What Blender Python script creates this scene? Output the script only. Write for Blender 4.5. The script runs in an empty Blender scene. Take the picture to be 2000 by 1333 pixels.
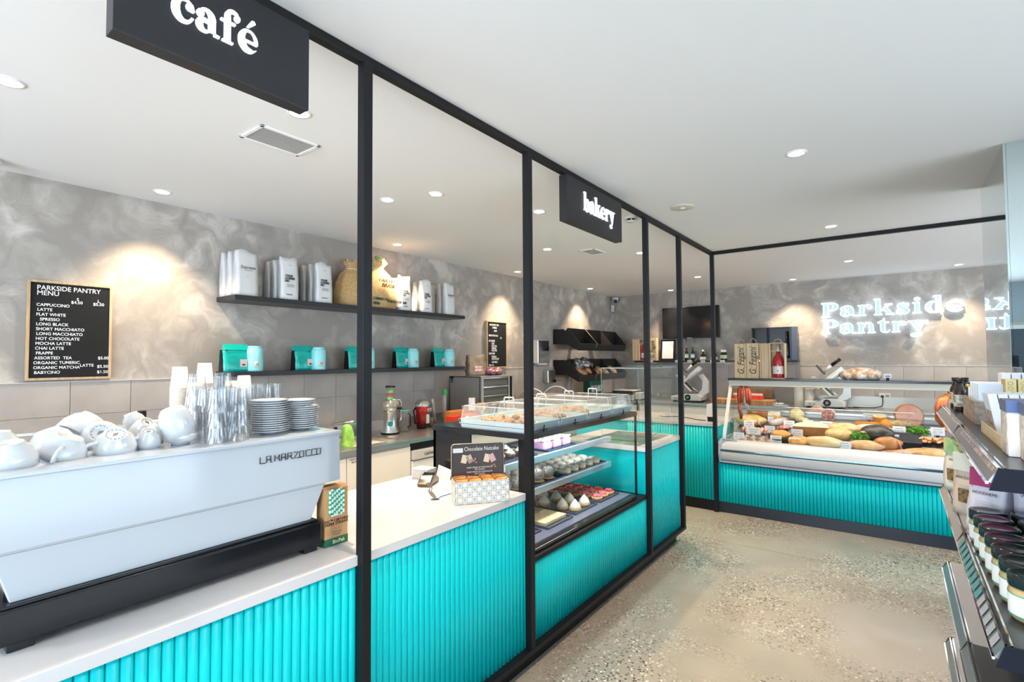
import bpy, math, random
from mathutils import Vector, Matrix, Euler
random.seed(7)
C = bpy.context.scene.collection
PI = math.pi
# ------------------------------------------------------------ camera, world, lights, exposure
SC = bpy.context.scene
cd = bpy.data.cameras.new('camera'); cam = bpy.data.objects.new('camera', cd); C.objects.link(cam); SC.camera = cam
cd.sensor_width = 36; cd.lens = 18.014; cd.clip_start = 0.02
yaw, pitch, roll = math.radians(36.843), math.radians(1.975), math.radians(-0.3575)
fw = Vector((-math.sin(yaw)*math.cos(pitch), math.cos(yaw)*math.cos(pitch), math.sin(pitch)))
rt = Vector((math.cos(yaw), math.sin(yaw), 0)); up = rt.cross(fw)
r2 = math.cos(roll)*rt + math.sin(roll)*up; u2 = -math.sin(roll)*rt + math.cos(roll)*up
mw = Matrix((r2, u2, -fw)).transposed().to_4x4(); mw.translation = (0, 0, 1.6); cam.matrix_world = mw
SC.view_settings.view_transform = 'Standard'; SC.view_settings.look = 'None'
SC.view_settings.exposure = 1.66; SC.view_settings.gamma = 1; SC.view_settings.use_curve_mapping = False
w = bpy.data.worlds.new('world'); SC.world = w; w.use_nodes = True
w.node_tree.nodes['Background'].inputs[0].default_value = (.62, .80, 1, 1)
w.node_tree.nodes['Background'].inputs[1].default_value = 1.2
SC.cycles.adaptive_threshold = .015; SC.cycles.max_bounces = 7; SC.cycles.diffuse_bounces = 4; SC.cycles.glossy_bounces = 4; SC.cycles.transparent_max_bounces = 18; SC.cycles.sample_clamp_indirect = 6
SC.cycles.caustics_reflective = False; SC.cycles.caustics_refractive = False
def area(name, loc, rot, sx, sy, e, col):
    l = bpy.data.lights.new(name, 'AREA'); l.shape = 'RECTANGLE'; l.size = sx; l.size_y = sy; l.energy = e; l.color = col
    o = bpy.data.objects.new(name, l); o.location = loc; o.rotation_euler = rot; C.objects.link(o); return o
area('daylight', (-1.45, -3.3, 1.35), (math.radians(90), 0, 0), 4.4, 2.4, 80, (.72, .86, 1))      # daylight in the glazed shopfront behind the camera
area('daylight', (4.55, 6.35, 1.35), (math.radians(90), 0, math.radians(90)), 3.4, 2.4, 80*.42, (.80,.90,1))      # lamp at an unseen second side window, added to brighten the far wall
area('daylight', (4.55, 1.5, 1.35), (math.radians(90), 0, math.radians(90)), 5.0, 2.4, 80*.55, (.74, .87, 1))      # side window
LIGHTS = [(-3.85, 1.30), (-3.85, 3.29), (-3.86, 5.28), (-3.9, 7.30), (-2.80, .404), (-2.82, 2.32), (-2.825, 4.38), (-2.46, 2.437),
          (-2.13, 1.25), (-2.14, 3.21), (-2.146, 5.15), (-2.17, 7.19), (-.41, 3.157), (-.42, 5.12), (-.42, 7.117),
          (-2.955, 8.327), (-1.166, 8.304), (.637, 8.261), (-.41, 1.2), (-.41, -1.0), (-2.1, -1.0), (2.2, 1.6), (2.2, -1.0), (2.2, 5.1), (2.2, 8.26)]
# ------------------------------------------------------------ helpers
def oo(n): return ['first','second','third','fourth','fifth','sixth','seventh','eighth','ninth','tenth','eleventh','twelfth','thirteenth','fourteenth','fifteenth','sixteenth','seventeenth','eighteenth','nineteenth','twentieth','twenty-first','twenty-second','twenty-third','twenty-fourth','twenty-fifth'][n]
MATS = {}
def mat(name, col=(.8,.8,.8), rough=.5, metal=0, spec=.5, emit=0, ecol=None, var=0, vs=8, col2=None, bump=0, bs=60, coat=0, trans=0, ior=1.45, stretch=None, sss=0):
    if name in MATS: return MATS[name]
    m = bpy.data.materials.new(name); m.use_nodes = True; nt = m.node_tree; b = nt.nodes['Principled BSDF']
    b.inputs['Base Color'].default_value = (*col, 1); b.inputs['Roughness'].default_value = rough
    b.inputs['Metallic'].default_value = metal; b.inputs['Specular IOR Level'].default_value = spec
    b.inputs['IOR'].default_value = ior; b.inputs['Coat Weight'].default_value = coat; b.inputs['Transmission Weight'].default_value = trans
    if emit: b.inputs['Emission Strength'].default_value = emit; b.inputs['Emission Color'].default_value = (*(ecol or col), 1)
    if var or col2 or bump:
        tc = nt.nodes.new('ShaderNodeTexCoord'); mp = nt.nodes.new('ShaderNodeMapping'); nt.links.new(tc.outputs['Object'], mp.inputs[0])
        if stretch: mp.inputs['Scale'].default_value = stretch
    if var or col2:
        n = nt.nodes.new('ShaderNodeTexNoise'); n.inputs['Scale'].default_value = vs; n.inputs['Detail'].default_value = 5; nt.links.new(mp.outputs[0], n.inputs['Vector'])
        r = nt.nodes.new('ShaderNodeValToRGB'); r.color_ramp.elements[0].position = .35; r.color_ramp.elements[1].position = .65
        c2 = col2 or tuple(min(1, c*(1+var)) for c in col); c1 = col if col2 else tuple(c*(1-var) for c in col)
        r.color_ramp.elements[0].color = (*c1, 1); r.color_ramp.elements[1].color = (*c2, 1)
        nt.links.new(n.outputs['Fac'], r.inputs[0]); nt.links.new(r.outputs[0], b.inputs['Base Color'])
    if bump:
        n2 = nt.nodes.new('ShaderNodeTexNoise'); n2.inputs['Scale'].default_value = bs; n2.inputs['Detail'].default_value = 4; nt.links.new(mp.outputs[0], n2.inputs['Vector'])
        bp = nt.nodes.new('ShaderNodeBump'); bp.inputs['Strength'].default_value = bump; bp.inputs['Distance'].default_value = .01
        nt.links.new(n2.outputs['Fac'], bp.inputs['Height']); nt.links.new(bp.outputs[0], b.inputs['Normal'])
    MATS[name] = m; return m
def pane_mat(name, tint=(.95,.985,.98), gmul=1.0, milk=0, f0=.04):
    m = bpy.data.materials.new(name); m.use_nodes = True; nt = m.node_tree; nt.nodes.remove(nt.nodes['Principled BSDF'])
    t = nt.nodes.new('ShaderNodeBsdfTransparent'); t.inputs[0].default_value = (*tint, 1); base = t.outputs[0]
    if milk:
        d = nt.nodes.new('ShaderNodeBsdfTranslucent'); d.inputs[0].default_value = (.9,.93,.95,1); d2 = nt.nodes.new('ShaderNodeBsdfDiffuse'); d2.inputs[0].default_value = (.85,.88,.9,1)
        a = nt.nodes.new('ShaderNodeAddShader'); nt.links.new(d.outputs[0], a.inputs[0]); nt.links.new(d2.outputs[0], a.inputs[1])
        x0 = nt.nodes.new('ShaderNodeMixShader'); x0.inputs[0].default_value = milk; nt.links.new(base, x0.inputs[1]); nt.links.new(a.outputs[0], x0.inputs[2]); base = x0.outputs[0]
    g = nt.nodes.new('ShaderNodeBsdfGlossy'); g.inputs['Roughness'].default_value = .01
    lw = nt.nodes.new('ShaderNodeLayerWeight'); lw.inputs[0].default_value = .5
    p = nt.nodes.new('ShaderNodeMath'); p.operation = 'POWER'; p.inputs[1].default_value = 5; nt.links.new(lw.outputs['Facing'], p.inputs[0])
    ml = nt.nodes.new('ShaderNodeMath'); ml.operation = 'MULTIPLY_ADD'; ml.inputs[1].default_value = (1-f0)*min(1,gmul)*.6; ml.inputs[2].default_value = f0*gmul; nt.links.new(p.outputs[0], ml.inputs[0])
    x = nt.nodes.new('ShaderNodeMixShader'); nt.links.new(ml.outputs[0], x.inputs[0]); nt.links.new(base, x.inputs[1]); nt.links.new(g.outputs[0], x.inputs[2])
    nt.links.new(x.outputs[0], nt.nodes['Material Output'].inputs[0]); MATS[name] = m; return m
class MB:
    def __init__(s): s.v = []; s.f = []; s.mi = []; s.sm = []
    def add(s, vs, fs, mi=0, sm=False, T=None):
        o = len(s.v); s.v += [tuple(T @ Vector(p)) if T else tuple(p) for p in vs]
        for f in fs: s.f.append([i+o for i in f]); s.mi.append(mi); s.sm.append(sm)
        return s
    def box(s, x0, x1, y0, y1, z0, z1, mi=0, T=None):
        x0, x1 = min(x0,x1), max(x0,x1); y0, y1 = min(y0,y1), max(y0,y1); z0, z1 = min(z0,z1), max(z0,z1)
        return s.add([(x0,y0,z0),(x1,y0,z0),(x1,y1,z0),(x0,y1,z0),(x0,y0,z1),(x1,y0,z1),(x1,y1,z1),(x0,y1,z1)],
                     [(0,3,2,1),(4,5,6,7),(0,1,5,4),(1,2,6,5),(2,3,7,6),(3,0,4,7)], mi, False, T)
    def prism(s, poly, ax, a, b, mi=0, sm=False, T=None):          # poly in the other two axes (cyclic order kept: x->(y,z), y->(x,z), z->(x,y))
        def P(p, t): return (t,p[0],p[1]) if ax=='x' else (p[0],t,p[1]) if ax=='y' else (p[0],p[1],t)
        n = len(poly); vs = [P(p,a) for p in poly]+[P(p,b) for p in poly]
        s.add(vs, [(i,(i+1)%n,(i+1)%n+n,i+n) for i in range(n)], mi, sm, T)
        o = len(s.v)-2*n; s.f += [[o+i for i in range(n)][::-1], [o+n+i for i in range(n)]]; s.mi += [mi,mi]; s.sm += [False,False]; return s
    def lathe(s, prof, n=24, mi=0, T=None, sm=True):
        vs = []; fs = []; m = len(prof)
        for r, z in prof:
            for k in range(n): a = 2*PI*k/n; vs.append((max(r,1e-5)*math.cos(a), max(r,1e-5)*math.sin(a), z))
        for j in range(m-1):
            for k in range(n): k2 = (k+1)%n; fs.append((j*n+k, j*n+k2, (j+1)*n+k2, (j+1)*n+k))
        return s.add(vs, fs, mi, sm, T)
    def cyl(s, c, r, h, n=16, mi=0, ax='z', T=None, r2=None):
        R_ = {'z': Matrix.Identity(4), 'x': Matrix.Rotation(PI/2,4,'Y'), 'y': Matrix.Rotation(-PI/2,4,'X')}[ax]
        M_ = Matrix.Translation(c) @ R_
        if T: M_ = T @ M_
        r2 = r if r2 is None else r2
        s.lathe([(0,0),(r,0)], n, mi, M_, False); s.lathe([(r,0),(r2,h)], n, mi, M_, True); s.lathe([(r2,h),(0,h)], n, mi, M_, False); return s
    def tube(s, pts, r, n=8, mi=0, T=None, closed=False):
        pts = [Vector(p) for p in pts]; N = len(pts); vs = []; fs = []; prev = None
        for i, p in enumerate(pts):
            a = pts[(i-1)%N] if (closed or i) else p; b = pts[(i+1)%N] if (closed or i < N-1) else p
            t = (b-a); t = t.normalized() if t.length > 1e-9 else Vector((0,0,1))
            q = prev if prev else (Vector((0,0,1)) if abs(t.z) < .9 else Vector((1,0,0)))
            u = t.cross(q); u = u.normalized() if u.length > 1e-6 else t.orthogonal().normalized(); v_ = t.cross(u).normalized(); prev = -v_ if False else u.cross(t).normalized()
            rr = r[i] if isinstance(r, (list, tuple)) else r
            for k in range(n): an = 2*PI*k/n; vs.append(p + rr*(math.cos(an)*u + math.sin(an)*prev))
        for i in range(N if closed else N-1):
            for k in range(n): k2 = (k+1)%n; j = (i+1)%N; fs.append((i*n+k, j*n+k, j*n+k2, i*n+k2))
        if not closed: fs += [tuple(range(n)), tuple(range((N-1)*n, N*n))[::-1]]
        return s.add(vs, fs, mi, True, T)
    def ell(s, c, r, nu=16, nv=10, mi=0, noise=0, T=None, zmin=None, seed=0):
        rnd = random.Random(seed); vs = []; fs = []
        if not isinstance(r, (tuple,list)): r = (r,r,r)
        ph = [rnd.uniform(0,6) for _ in range(6)]
        for j in range(nv+1):
            t = PI*j/nv
            for k in range(nu):
                a = 2*PI*k/nu; d = 1+noise*(math.sin(3*a+ph[0])*math.sin(2*t+ph[1])+.6*math.sin(5*a+ph[2]+2*t)*math.sin(t)+.5*math.sin(7*t+ph[3]+a))
                p = [c[0]+r[0]*d*math.sin(t)*math.cos(a), c[1]+r[1]*d*math.sin(t)*math.sin(a), c[2]-r[2]*d*math.cos(t)]
                if zmin is not None: p[2] = max(p[2], zmin)
                vs.append(p)
        for j in range(nv):
            for k in range(nu): k2 = (k+1)%nu; fs.append((j*nu+k, j*nu+k2, (j+1)*nu+k2, (j+1)*nu+k))
        return s.add(vs, fs, mi, True, T)
    def build(s, name, mats, parent=None, loc=None, rot=None, world=False, bevel=0, kind=None, label=None, weld=False):
        me = bpy.data.meshes.new(name)
        vs = s.v
        if world and parent: L = parent.location; vs = [(a-L.x,b-L.y,c-L.z) for a,b,c in vs]
        me.from_pydata(vs, [], s.f); me.validate(); 
        if not isinstance(mats, (list,tuple)): mats = [mats]
        for m in mats: me.materials.append(m)
        if len(me.polygons) == len(s.mi): me.polygons.foreach_set('material_index', s.mi); me.polygons.foreach_set('use_smooth', s.sm)
        me.update(); return link(name, me, parent, loc, rot, bevel, kind, label)
def link(name, me, parent=None, loc=None, rot=None, bevel=0, kind=None, label=None):
    o = bpy.data.objects.new(name, me); C.objects.link(o)
    if parent: o.parent = parent
    if loc: o.location = loc
    if rot: o.rotation_euler = rot
    if bevel: b = o.modifiers.new('bevel','BEVEL'); b.width = bevel; b.segments = 2; b.limit_method = 'ANGLE'; b.angle_limit = .6
    if kind: o['kind'] = kind
    if label: o['label'] = label
    return o
def tag(o, label, cat, group=None):
    if len(label.replace('-',' ').split()) > 16 or len(label.split()) < 4: print('LABEL', len(label.split()), label)
    o['label'] = label; o['category'] = cat
    if group: o['group'] = group
    return o
def thing(name, label, cat, loc=(0,0,0), rot=(0,0,0), group=None):
    o = bpy.data.objects.new(name, None); C.objects.link(o); o.location = loc; o.rotation_euler = rot if isinstance(rot,(tuple,Euler)) else (0,0,rot); o.empty_display_size = .05
    return tag(o, label, cat, group)
def dup(root, loc, rot=None, label=None, scale=None, parent=None):
    def cp(o, par):
        c = o.copy(); C.objects.link(c); c.parent = par
        for ch in list(kids.get(o.name, [])): cp(ch, c)
        return c
    kids = {}
    def walk(o):
        kids[o.name] = list(o.children)
        for ch in o.children: walk(ch)
    walk(root); c = cp(root, None); c.location = loc
    if rot is not None: c.rotation_euler = rot if isinstance(rot,(tuple,Euler)) else (0,0,rot)
    if scale: c.scale = scale if isinstance(scale,(tuple,list)) else (scale,)*3
    if label: c['label'] = label
    return c
def frame(o, xd, ud):                                   # matrix whose local x is xd, local y is ud
    xd = Vector(xd).normalized(); ud = Vector(ud).normalized(); n = xd.cross(ud)
    M_ = Matrix((xd, ud, n)).transposed().to_4x4(); M_.translation = o; return M_
def txt(name, parent, s, size, pos, xd, ud, m, ext=.0006, align='LEFT', xs=1.0, off=0, world=True, label=None):
    cu = bpy.data.curves.new('t','FONT'); cu.body = s; cu.size = size; cu.extrude = ext; cu.align_x = align; cu.offset = off; cu.resolution_u = 3
    o = bpy.data.objects.new('t', cu); me = bpy.data.meshes.new_from_object(o); bpy.data.objects.remove(o); bpy.data.curves.remove(cu)
    F = frame(Vector(pos), xd, ud) @ Matrix.Diagonal((xs,1,1,1)); me.transform(F)
    if world and parent: me.transform(Matrix.Translation(-parent.location))
    me.materials.clear(); me.materials.append(m); return link(name, me, parent, label=label)
HALO_M = mat('halo_led', (1,1,1), .4, emit=1.4, ecol=(.75,.88,1))
GL = {"c":[100,[[[60,102],[42,102],[31,99],[21,93],[13,85],[7,77],[3,68],[1,58],[1,41],[5,27],[12,16],[21,7],[29,2],[37,-1],[43,-2],[58,-2],[72,2],[80,8],[88,16],[95,28],[95,30],[92,31],[83,32],[74,19],[68,14],[64,13],[56,13],[52,14],[44,21],[40,27],[35,43],[35,63],[39,77],[46,88],[51,91],[55,93],[64,93],[68,92],[70,90],[63,82],[61,74],[63,66],[69,60],[74,58],[84,58],[87,57],[95,58],[99,60],[93,81],[90,86],[72,98]]]],"e":[100,[[[60,102],[42,102],[31,99],[20,92],[12,84],[5,73],[1,59],[1,42],[3,32],[6,24],[11,17],[20,8],[30,1],[42,-2],[58,-2],[69,1],[80,8],[88,16],[92,21],[91,23],[74,15],[49,22],[44,26],[40,31],[35,41],[34,44],[36,45],[80,45],[96,44],[99,46],[99,59],[97,68],[94,76],[89,83],[80,92],[73,97]],[[63,95],[68,93],[72,90],[79,81],[83,67],[84,56],[83,54],[81,54],[53,54],[33,54],[32,58],[33,68],[37,80],[44,90],[48,93],[53,95]]]],"\u00e9":[100,[[[78,151],[73,151],[67,150],[65,149],[43,116],[44,114],[50,114],[57,115],[86,139],[86,142]],[[60,102],[42,102],[31,99],[20,92],[12,84],[5,73],[1,59],[1,42],[3,32],[6,24],[11,17],[20,8],[30,1],[42,-2],[58,-2],[69,1],[80,8],[88,16],[92,21],[91,23],[74,15],[49,22],[44,26],[40,31],[35,41],[34,44],[36,45],[80,45],[96,44],[99,46],[99,59],[97,68],[94,76],[89,83],[80,92],[73,97]],[[63,95],[68,93],[72,90],[79,81],[83,67],[84,56],[83,54],[81,54],[53,54],[33,54],[32,58],[33,68],[37,80],[44,90],[48,93],[53,95]]]],"a":[108,[[[57,103],[40,103],[26,98],[20,93],[18,90],[12,88],[7,84],[4,79],[3,74],[4,69],[7,64],[12,60],[19,58],[19,57],[8,48],[2,39],[1,35],[1,24],[4,15],[12,6],[20,1],[27,-1],[43,-1],[50,0],[57,4],[65,10],[68,11],[86,11],[86,10],[83,10],[82,8],[82,2],[83,0],[106,0],[108,0],[108,2],[108,9],[95,10],[90,11],[89,13],[89,58],[90,62],[89,69],[84,83],[79,90],[71,97]],[[46,92],[51,88],[56,79],[57,73],[57,57],[56,55],[42,60],[31,60],[36,68],[37,74],[36,79],[32,87],[38,92]],[[40,44],[55,43],[57,41],[57,17],[54,13],[49,11],[43,11],[38,13],[34,18],[32,23],[31,29],[33,38],[37,44]]]],"f":[82,[[[66,153],[58,154],[50,153],[41,150],[32,144],[24,134],[21,126],[20,118],[19,98],[17,98],[1,97],[0,95],[0,89],[1,88],[17,87],[19,87],[19,85],[19,12],[18,10],[8,9],[8,0],[11,0],[60,0],[61,2],[61,9],[59,9],[49,10],[48,11],[48,16],[48,86],[50,87],[71,88],[72,89],[72,94],[71,97],[50,98],[48,98],[47,118],[46,122],[47,127],[51,133],[57,139],[60,140],[68,140],[71,139],[72,137],[67,131],[65,124],[66,119],[70,113],[76,110],[84,109],[91,114],[94,120],[94,130],[90,135],[84,139],[83,145],[75,150]]]],"b":[112,[[[41,150],[16,150],[3,149],[2,148],[2,143],[12,139],[14,135],[13,16],[12,14],[2,13],[2,8],[4,7],[42,7],[54,0],[61,-2],[69,-2],[76,-2],[87,2],[92,6],[101,15],[108,28],[111,40],[111,60],[108,72],[101,85],[92,94],[84,99],[75,102],[61,102],[42,94],[41,148]],[[62,91],[65,89],[69,84],[74,72],[76,61],[76,39],[74,28],[69,16],[65,11],[62,9],[56,8],[51,11],[47,16],[42,28],[42,70],[44,79],[50,88],[55,91]]]],"k":[122,[[[39,150],[14,150],[1,149],[0,148],[0,143],[10,139],[12,135],[11,12],[10,10],[0,9],[0,7],[0,1],[3,0],[46,0],[49,0],[49,9],[41,10],[40,11],[40,42],[41,44],[50,35],[58,43],[60,43],[61,42],[80,12],[80,10],[72,9],[72,2],[72,0],[108,0],[125,0],[126,2],[126,8],[125,9],[115,10],[113,11],[81,61],[78,67],[96,89],[98,90],[112,91],[112,93],[112,99],[109,100],[66,100],[66,97],[66,91],[80,90],[82,89],[43,50],[40,48],[40,147]]]],"r":[94,[[[68,102],[53,102],[41,98],[39,100],[36,100],[14,100],[1,99],[0,98],[0,93],[10,89],[12,85],[11,12],[10,10],[0,9],[0,7],[0,1],[3,0],[51,0],[51,2],[51,9],[41,10],[40,12],[40,72],[42,78],[49,86],[56,90],[61,91],[63,90],[61,84],[61,75],[64,70],[69,66],[76,64],[81,65],[86,68],[93,75],[91,85],[88,90],[76,99]]]],"y":[110,[[[116,100],[73,100],[70,100],[70,93],[70,91],[82,90],[83,88],[65,35],[63,37],[43,88],[44,90],[52,91],[52,98],[52,100],[-1,100],[-4,100],[-4,93],[-4,91],[8,90],[10,89],[44,22],[54,2],[53,-1],[41,-18],[34,-14],[27,-12],[21,-13],[15,-16],[12,-19],[10,-23],[10,-32],[14,-39],[20,-44],[29,-47],[44,-47],[53,-43],[58,-38],[59,-35],[46,-34],[45,-33],[61,-7],[95,89],[97,90],[115,91],[116,93]]]],"P":[116,[[[70,140],[3,140],[0,139],[0,131],[11,129],[13,128],[14,125],[13,12],[12,10],[0,9],[0,7],[0,1],[2,0],[45,0],[57,0],[58,3],[58,9],[47,10],[45,11],[45,63],[57,61],[74,61],[89,65],[99,71],[105,77],[111,87],[113,93],[113,108],[109,118],[105,123],[99,129],[91,134],[84,137]],[[65,130],[73,123],[77,116],[79,108],[79,92],[77,84],[73,77],[66,70],[59,69],[53,71],[45,80],[45,119],[47,123],[53,129],[57,130]]]],"s":[88,[[[52,102],[37,102],[25,98],[15,89],[11,79],[11,69],[13,62],[19,54],[19,52],[15,49],[14,47],[22,44],[34,43],[39,41],[45,34],[47,26],[46,19],[40,12],[34,9],[26,9],[21,11],[17,15],[16,34],[14,34],[6,34],[6,31],[6,3],[7,2],[14,2],[18,4],[30,-1],[39,-2],[53,-2],[61,0],[69,4],[79,13],[83,23],[84,28],[82,38],[72,52],[69,57],[64,61],[38,74],[36,76],[38,84],[42,89],[49,93],[58,93],[65,90],[69,86],[70,68],[73,68],[80,68],[80,98],[78,98],[71,98],[68,95],[60,100]]]],"i":[66,[[[38,143],[32,144],[23,142],[20,140],[15,135],[14,130],[16,124],[21,119],[26,117],[32,116],[41,118],[44,120],[49,125],[50,130],[48,136],[43,141]],[[44,100],[18,100],[5,99],[4,98],[4,93],[14,89],[16,85],[15,12],[14,10],[4,9],[4,2],[4,0],[53,0],[56,1],[56,7],[56,9],[46,10],[45,12],[44,97]]]],"d":[108,[[[90,150],[64,150],[48,149],[48,146],[48,143],[59,139],[61,137],[61,99],[60,98],[48,102],[36,102],[31,101],[19,94],[13,88],[8,81],[5,75],[1,60],[1,41],[5,25],[11,14],[20,5],[26,1],[35,-2],[49,-2],[56,-1],[99,0],[102,0],[102,9],[92,10],[91,12],[90,147]],[[58,91],[61,89],[61,87],[61,12],[58,10],[50,10],[47,11],[44,14],[40,22],[36,38],[36,62],[40,78],[46,88],[51,91]]]],"n":[124,[[[80,102],[66,102],[57,99],[48,92],[41,82],[40,83],[39,98],[38,100],[14,100],[0,99],[0,93],[10,89],[12,85],[11,12],[10,10],[0,9],[0,0],[3,0],[46,0],[49,0],[49,9],[41,10],[40,12],[40,58],[48,59],[50,60],[52,75],[58,87],[64,90],[69,88],[75,79],[77,70],[78,13],[76,10],[68,9],[68,0],[71,0],[115,0],[118,0],[118,7],[118,9],[108,10],[107,11],[106,64],[103,81],[94,94],[87,99]]]],"t":[80,[[[45,133],[40,133],[37,132],[30,113],[18,112],[17,107],[12,104],[12,101],[0,100],[0,93],[1,91],[15,90],[17,89],[18,14],[22,12],[31,3],[41,-1],[54,-1],[65,3],[70,7],[75,14],[75,25],[74,26],[70,16],[64,11],[60,10],[55,11],[48,18],[47,24],[47,88],[47,90],[49,90],[71,91],[72,92],[72,98],[72,100],[70,100],[49,101],[47,101],[46,115],[45,131]]]]}
def glyphs(name, parent, s, h, pos, xd, ud, m, ext=.006, track=4, tube=None, tmat=None, squash=1.0):
    x = 0; k = h/100
    for ch in s:
        wd, cs = GL[ch]
        cu = bpy.data.curves.new('g','CURVE'); cu.dimensions = '2D'; cu.fill_mode = 'BOTH'; cu.extrude = ext
        for c in cs:
            sp = cu.splines.new('POLY'); sp.points.add(len(c)-1); sp.use_cyclic_u = True
            for i, (a, b) in enumerate(c): sp.points[i].co = (a*k, b*k, 0, 1)
        o = bpy.data.objects.new('g', cu); me = bpy.data.meshes.new_from_object(o); bpy.data.objects.remove(o); bpy.data.curves.remove(cu)
        F = frame(Vector(pos), xd, ud) @ Matrix.Diagonal((squash,1,1,1)) @ Matrix.Translation((x*k,0,0)); me.transform(F); me.transform(Matrix.Translation(-parent.location))
        me.materials.append(m); L = link(name, me, parent)
        if tube:
            b = MB()
            for c in cs:
                if len(c) > 6 or True: b.tube([F @ Vector((p[0]*k, p[1]*k, ext+.004)) for p in c], tube, 6, closed=True)
            tb = b.build('neon_outline', tmat, L); tb.data.transform(Matrix.Translation(-parent.location))
            b = MB()
            for c in cs: b.tube([F @ Vector((p[0]*k, p[1]*k, -.014)) for p in c], .003, 5, closed=True)
            tb = b.build('halo_tube', HALO_M, L); tb.data.transform(Matrix.Translation(-parent.location))
        x += wd+track
    return x*k
# ------------------------------------------------------------ materials
black = mat('black_metal', (.007,.007,.008), .5, spec=.3)
blackg = mat('black_gloss', (.012,.013,.017), .12)
charcoal = mat('charcoal', (.03,.033,.042), .45)
ceil_m = mat('ceiling_paint', (.80,.80,.80), .9)
teal = mat('teal_paint', (.0,.53,.58), .38, spec=.25)
stone = mat('white_stone', (.60,.60,.61), .22, var=.05, vs=3)
white = mat('white_gloss', (.50,.54,.585), .12)
whitem = mat('white_matt', (.68,.67,.65), .55)
china = mat('china', (.60,.62,.64), .06, coat=.5)
steel = mat('steel', (.60,.59,.57), .28, 1)
steelb = mat('brushed_steel', (.50,.48,.45), .34, 1, bump=.05, bs=90, stretch=(1,1,.05))
chrome = mat('chrome', (.85,.85,.85), .08, 1)
cabw = mat('cabinet_white', (.66,.63,.58), .4)
paperw = mat('paper_white', (.74,.74,.74), .7)
kraft = mat('kraft_card', (.50,.28,.12), .75, var=.06, vs=30)
kraft_l = mat('kraft_light', (.62,.47,.28), .75, var=.06, vs=20)
pine = mat('pine_wood', (.62,.44,.24), .5, col2=(.74,.58,.38), vs=5, stretch=(8,8,.6))
oak = mat('oak_frame', (.60,.42,.25), .5, col2=(.46,.30,.16), vs=8, stretch=(6,6,.8))
ply = mat('butcher_block', (.50,.25,.09), .5, col2=(.32,.14,.05), vs=10, stretch=(1,5,1))
feltb = mat('letterboard', (.012,.012,.012), .9, bump=.3, bs=80, stretch=(1,1,6))
inkb = mat('black_ink', (.01,.01,.01), .5)
inkw = mat('white_letter', (.9,.9,.9), .5)
inkg = mat('grey_ink', (.25,.25,.25), .6)
dkgreen = mat('dark_green', (.012,.10,.06), .5)
green = mat('bright_green', (.0,.42,.22), .5)
plast = mat('clear_plastic_milky', (.85,.87,.88), .15, trans=.55, ior=1.3)
glassp = pane_mat('pane_glass', (.975,.99,.985), .6)
lidp = pane_mat('lid_plastic', (.97,.975,.97), 1.0, .04)
glassd = pane_mat('tumbler_glass', (.90,.91,.92), 2.0, .02)
mirror = mat('mirror_glass', (.70,.80,.80), .01, 1)
red = mat('red_card', (.75,.045,.012), .45)
redp = mat('red_plastic', (.55,.02,.015), .15)
emitw = mat('lamp_lens', (1,1,1), .5, emit=8, ecol=(1,.93,.82))
navy = mat('navy_tray', (.02,.035,.07), .22)
scr = mat('screen_black', (.008,.008,.009), .1)
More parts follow.
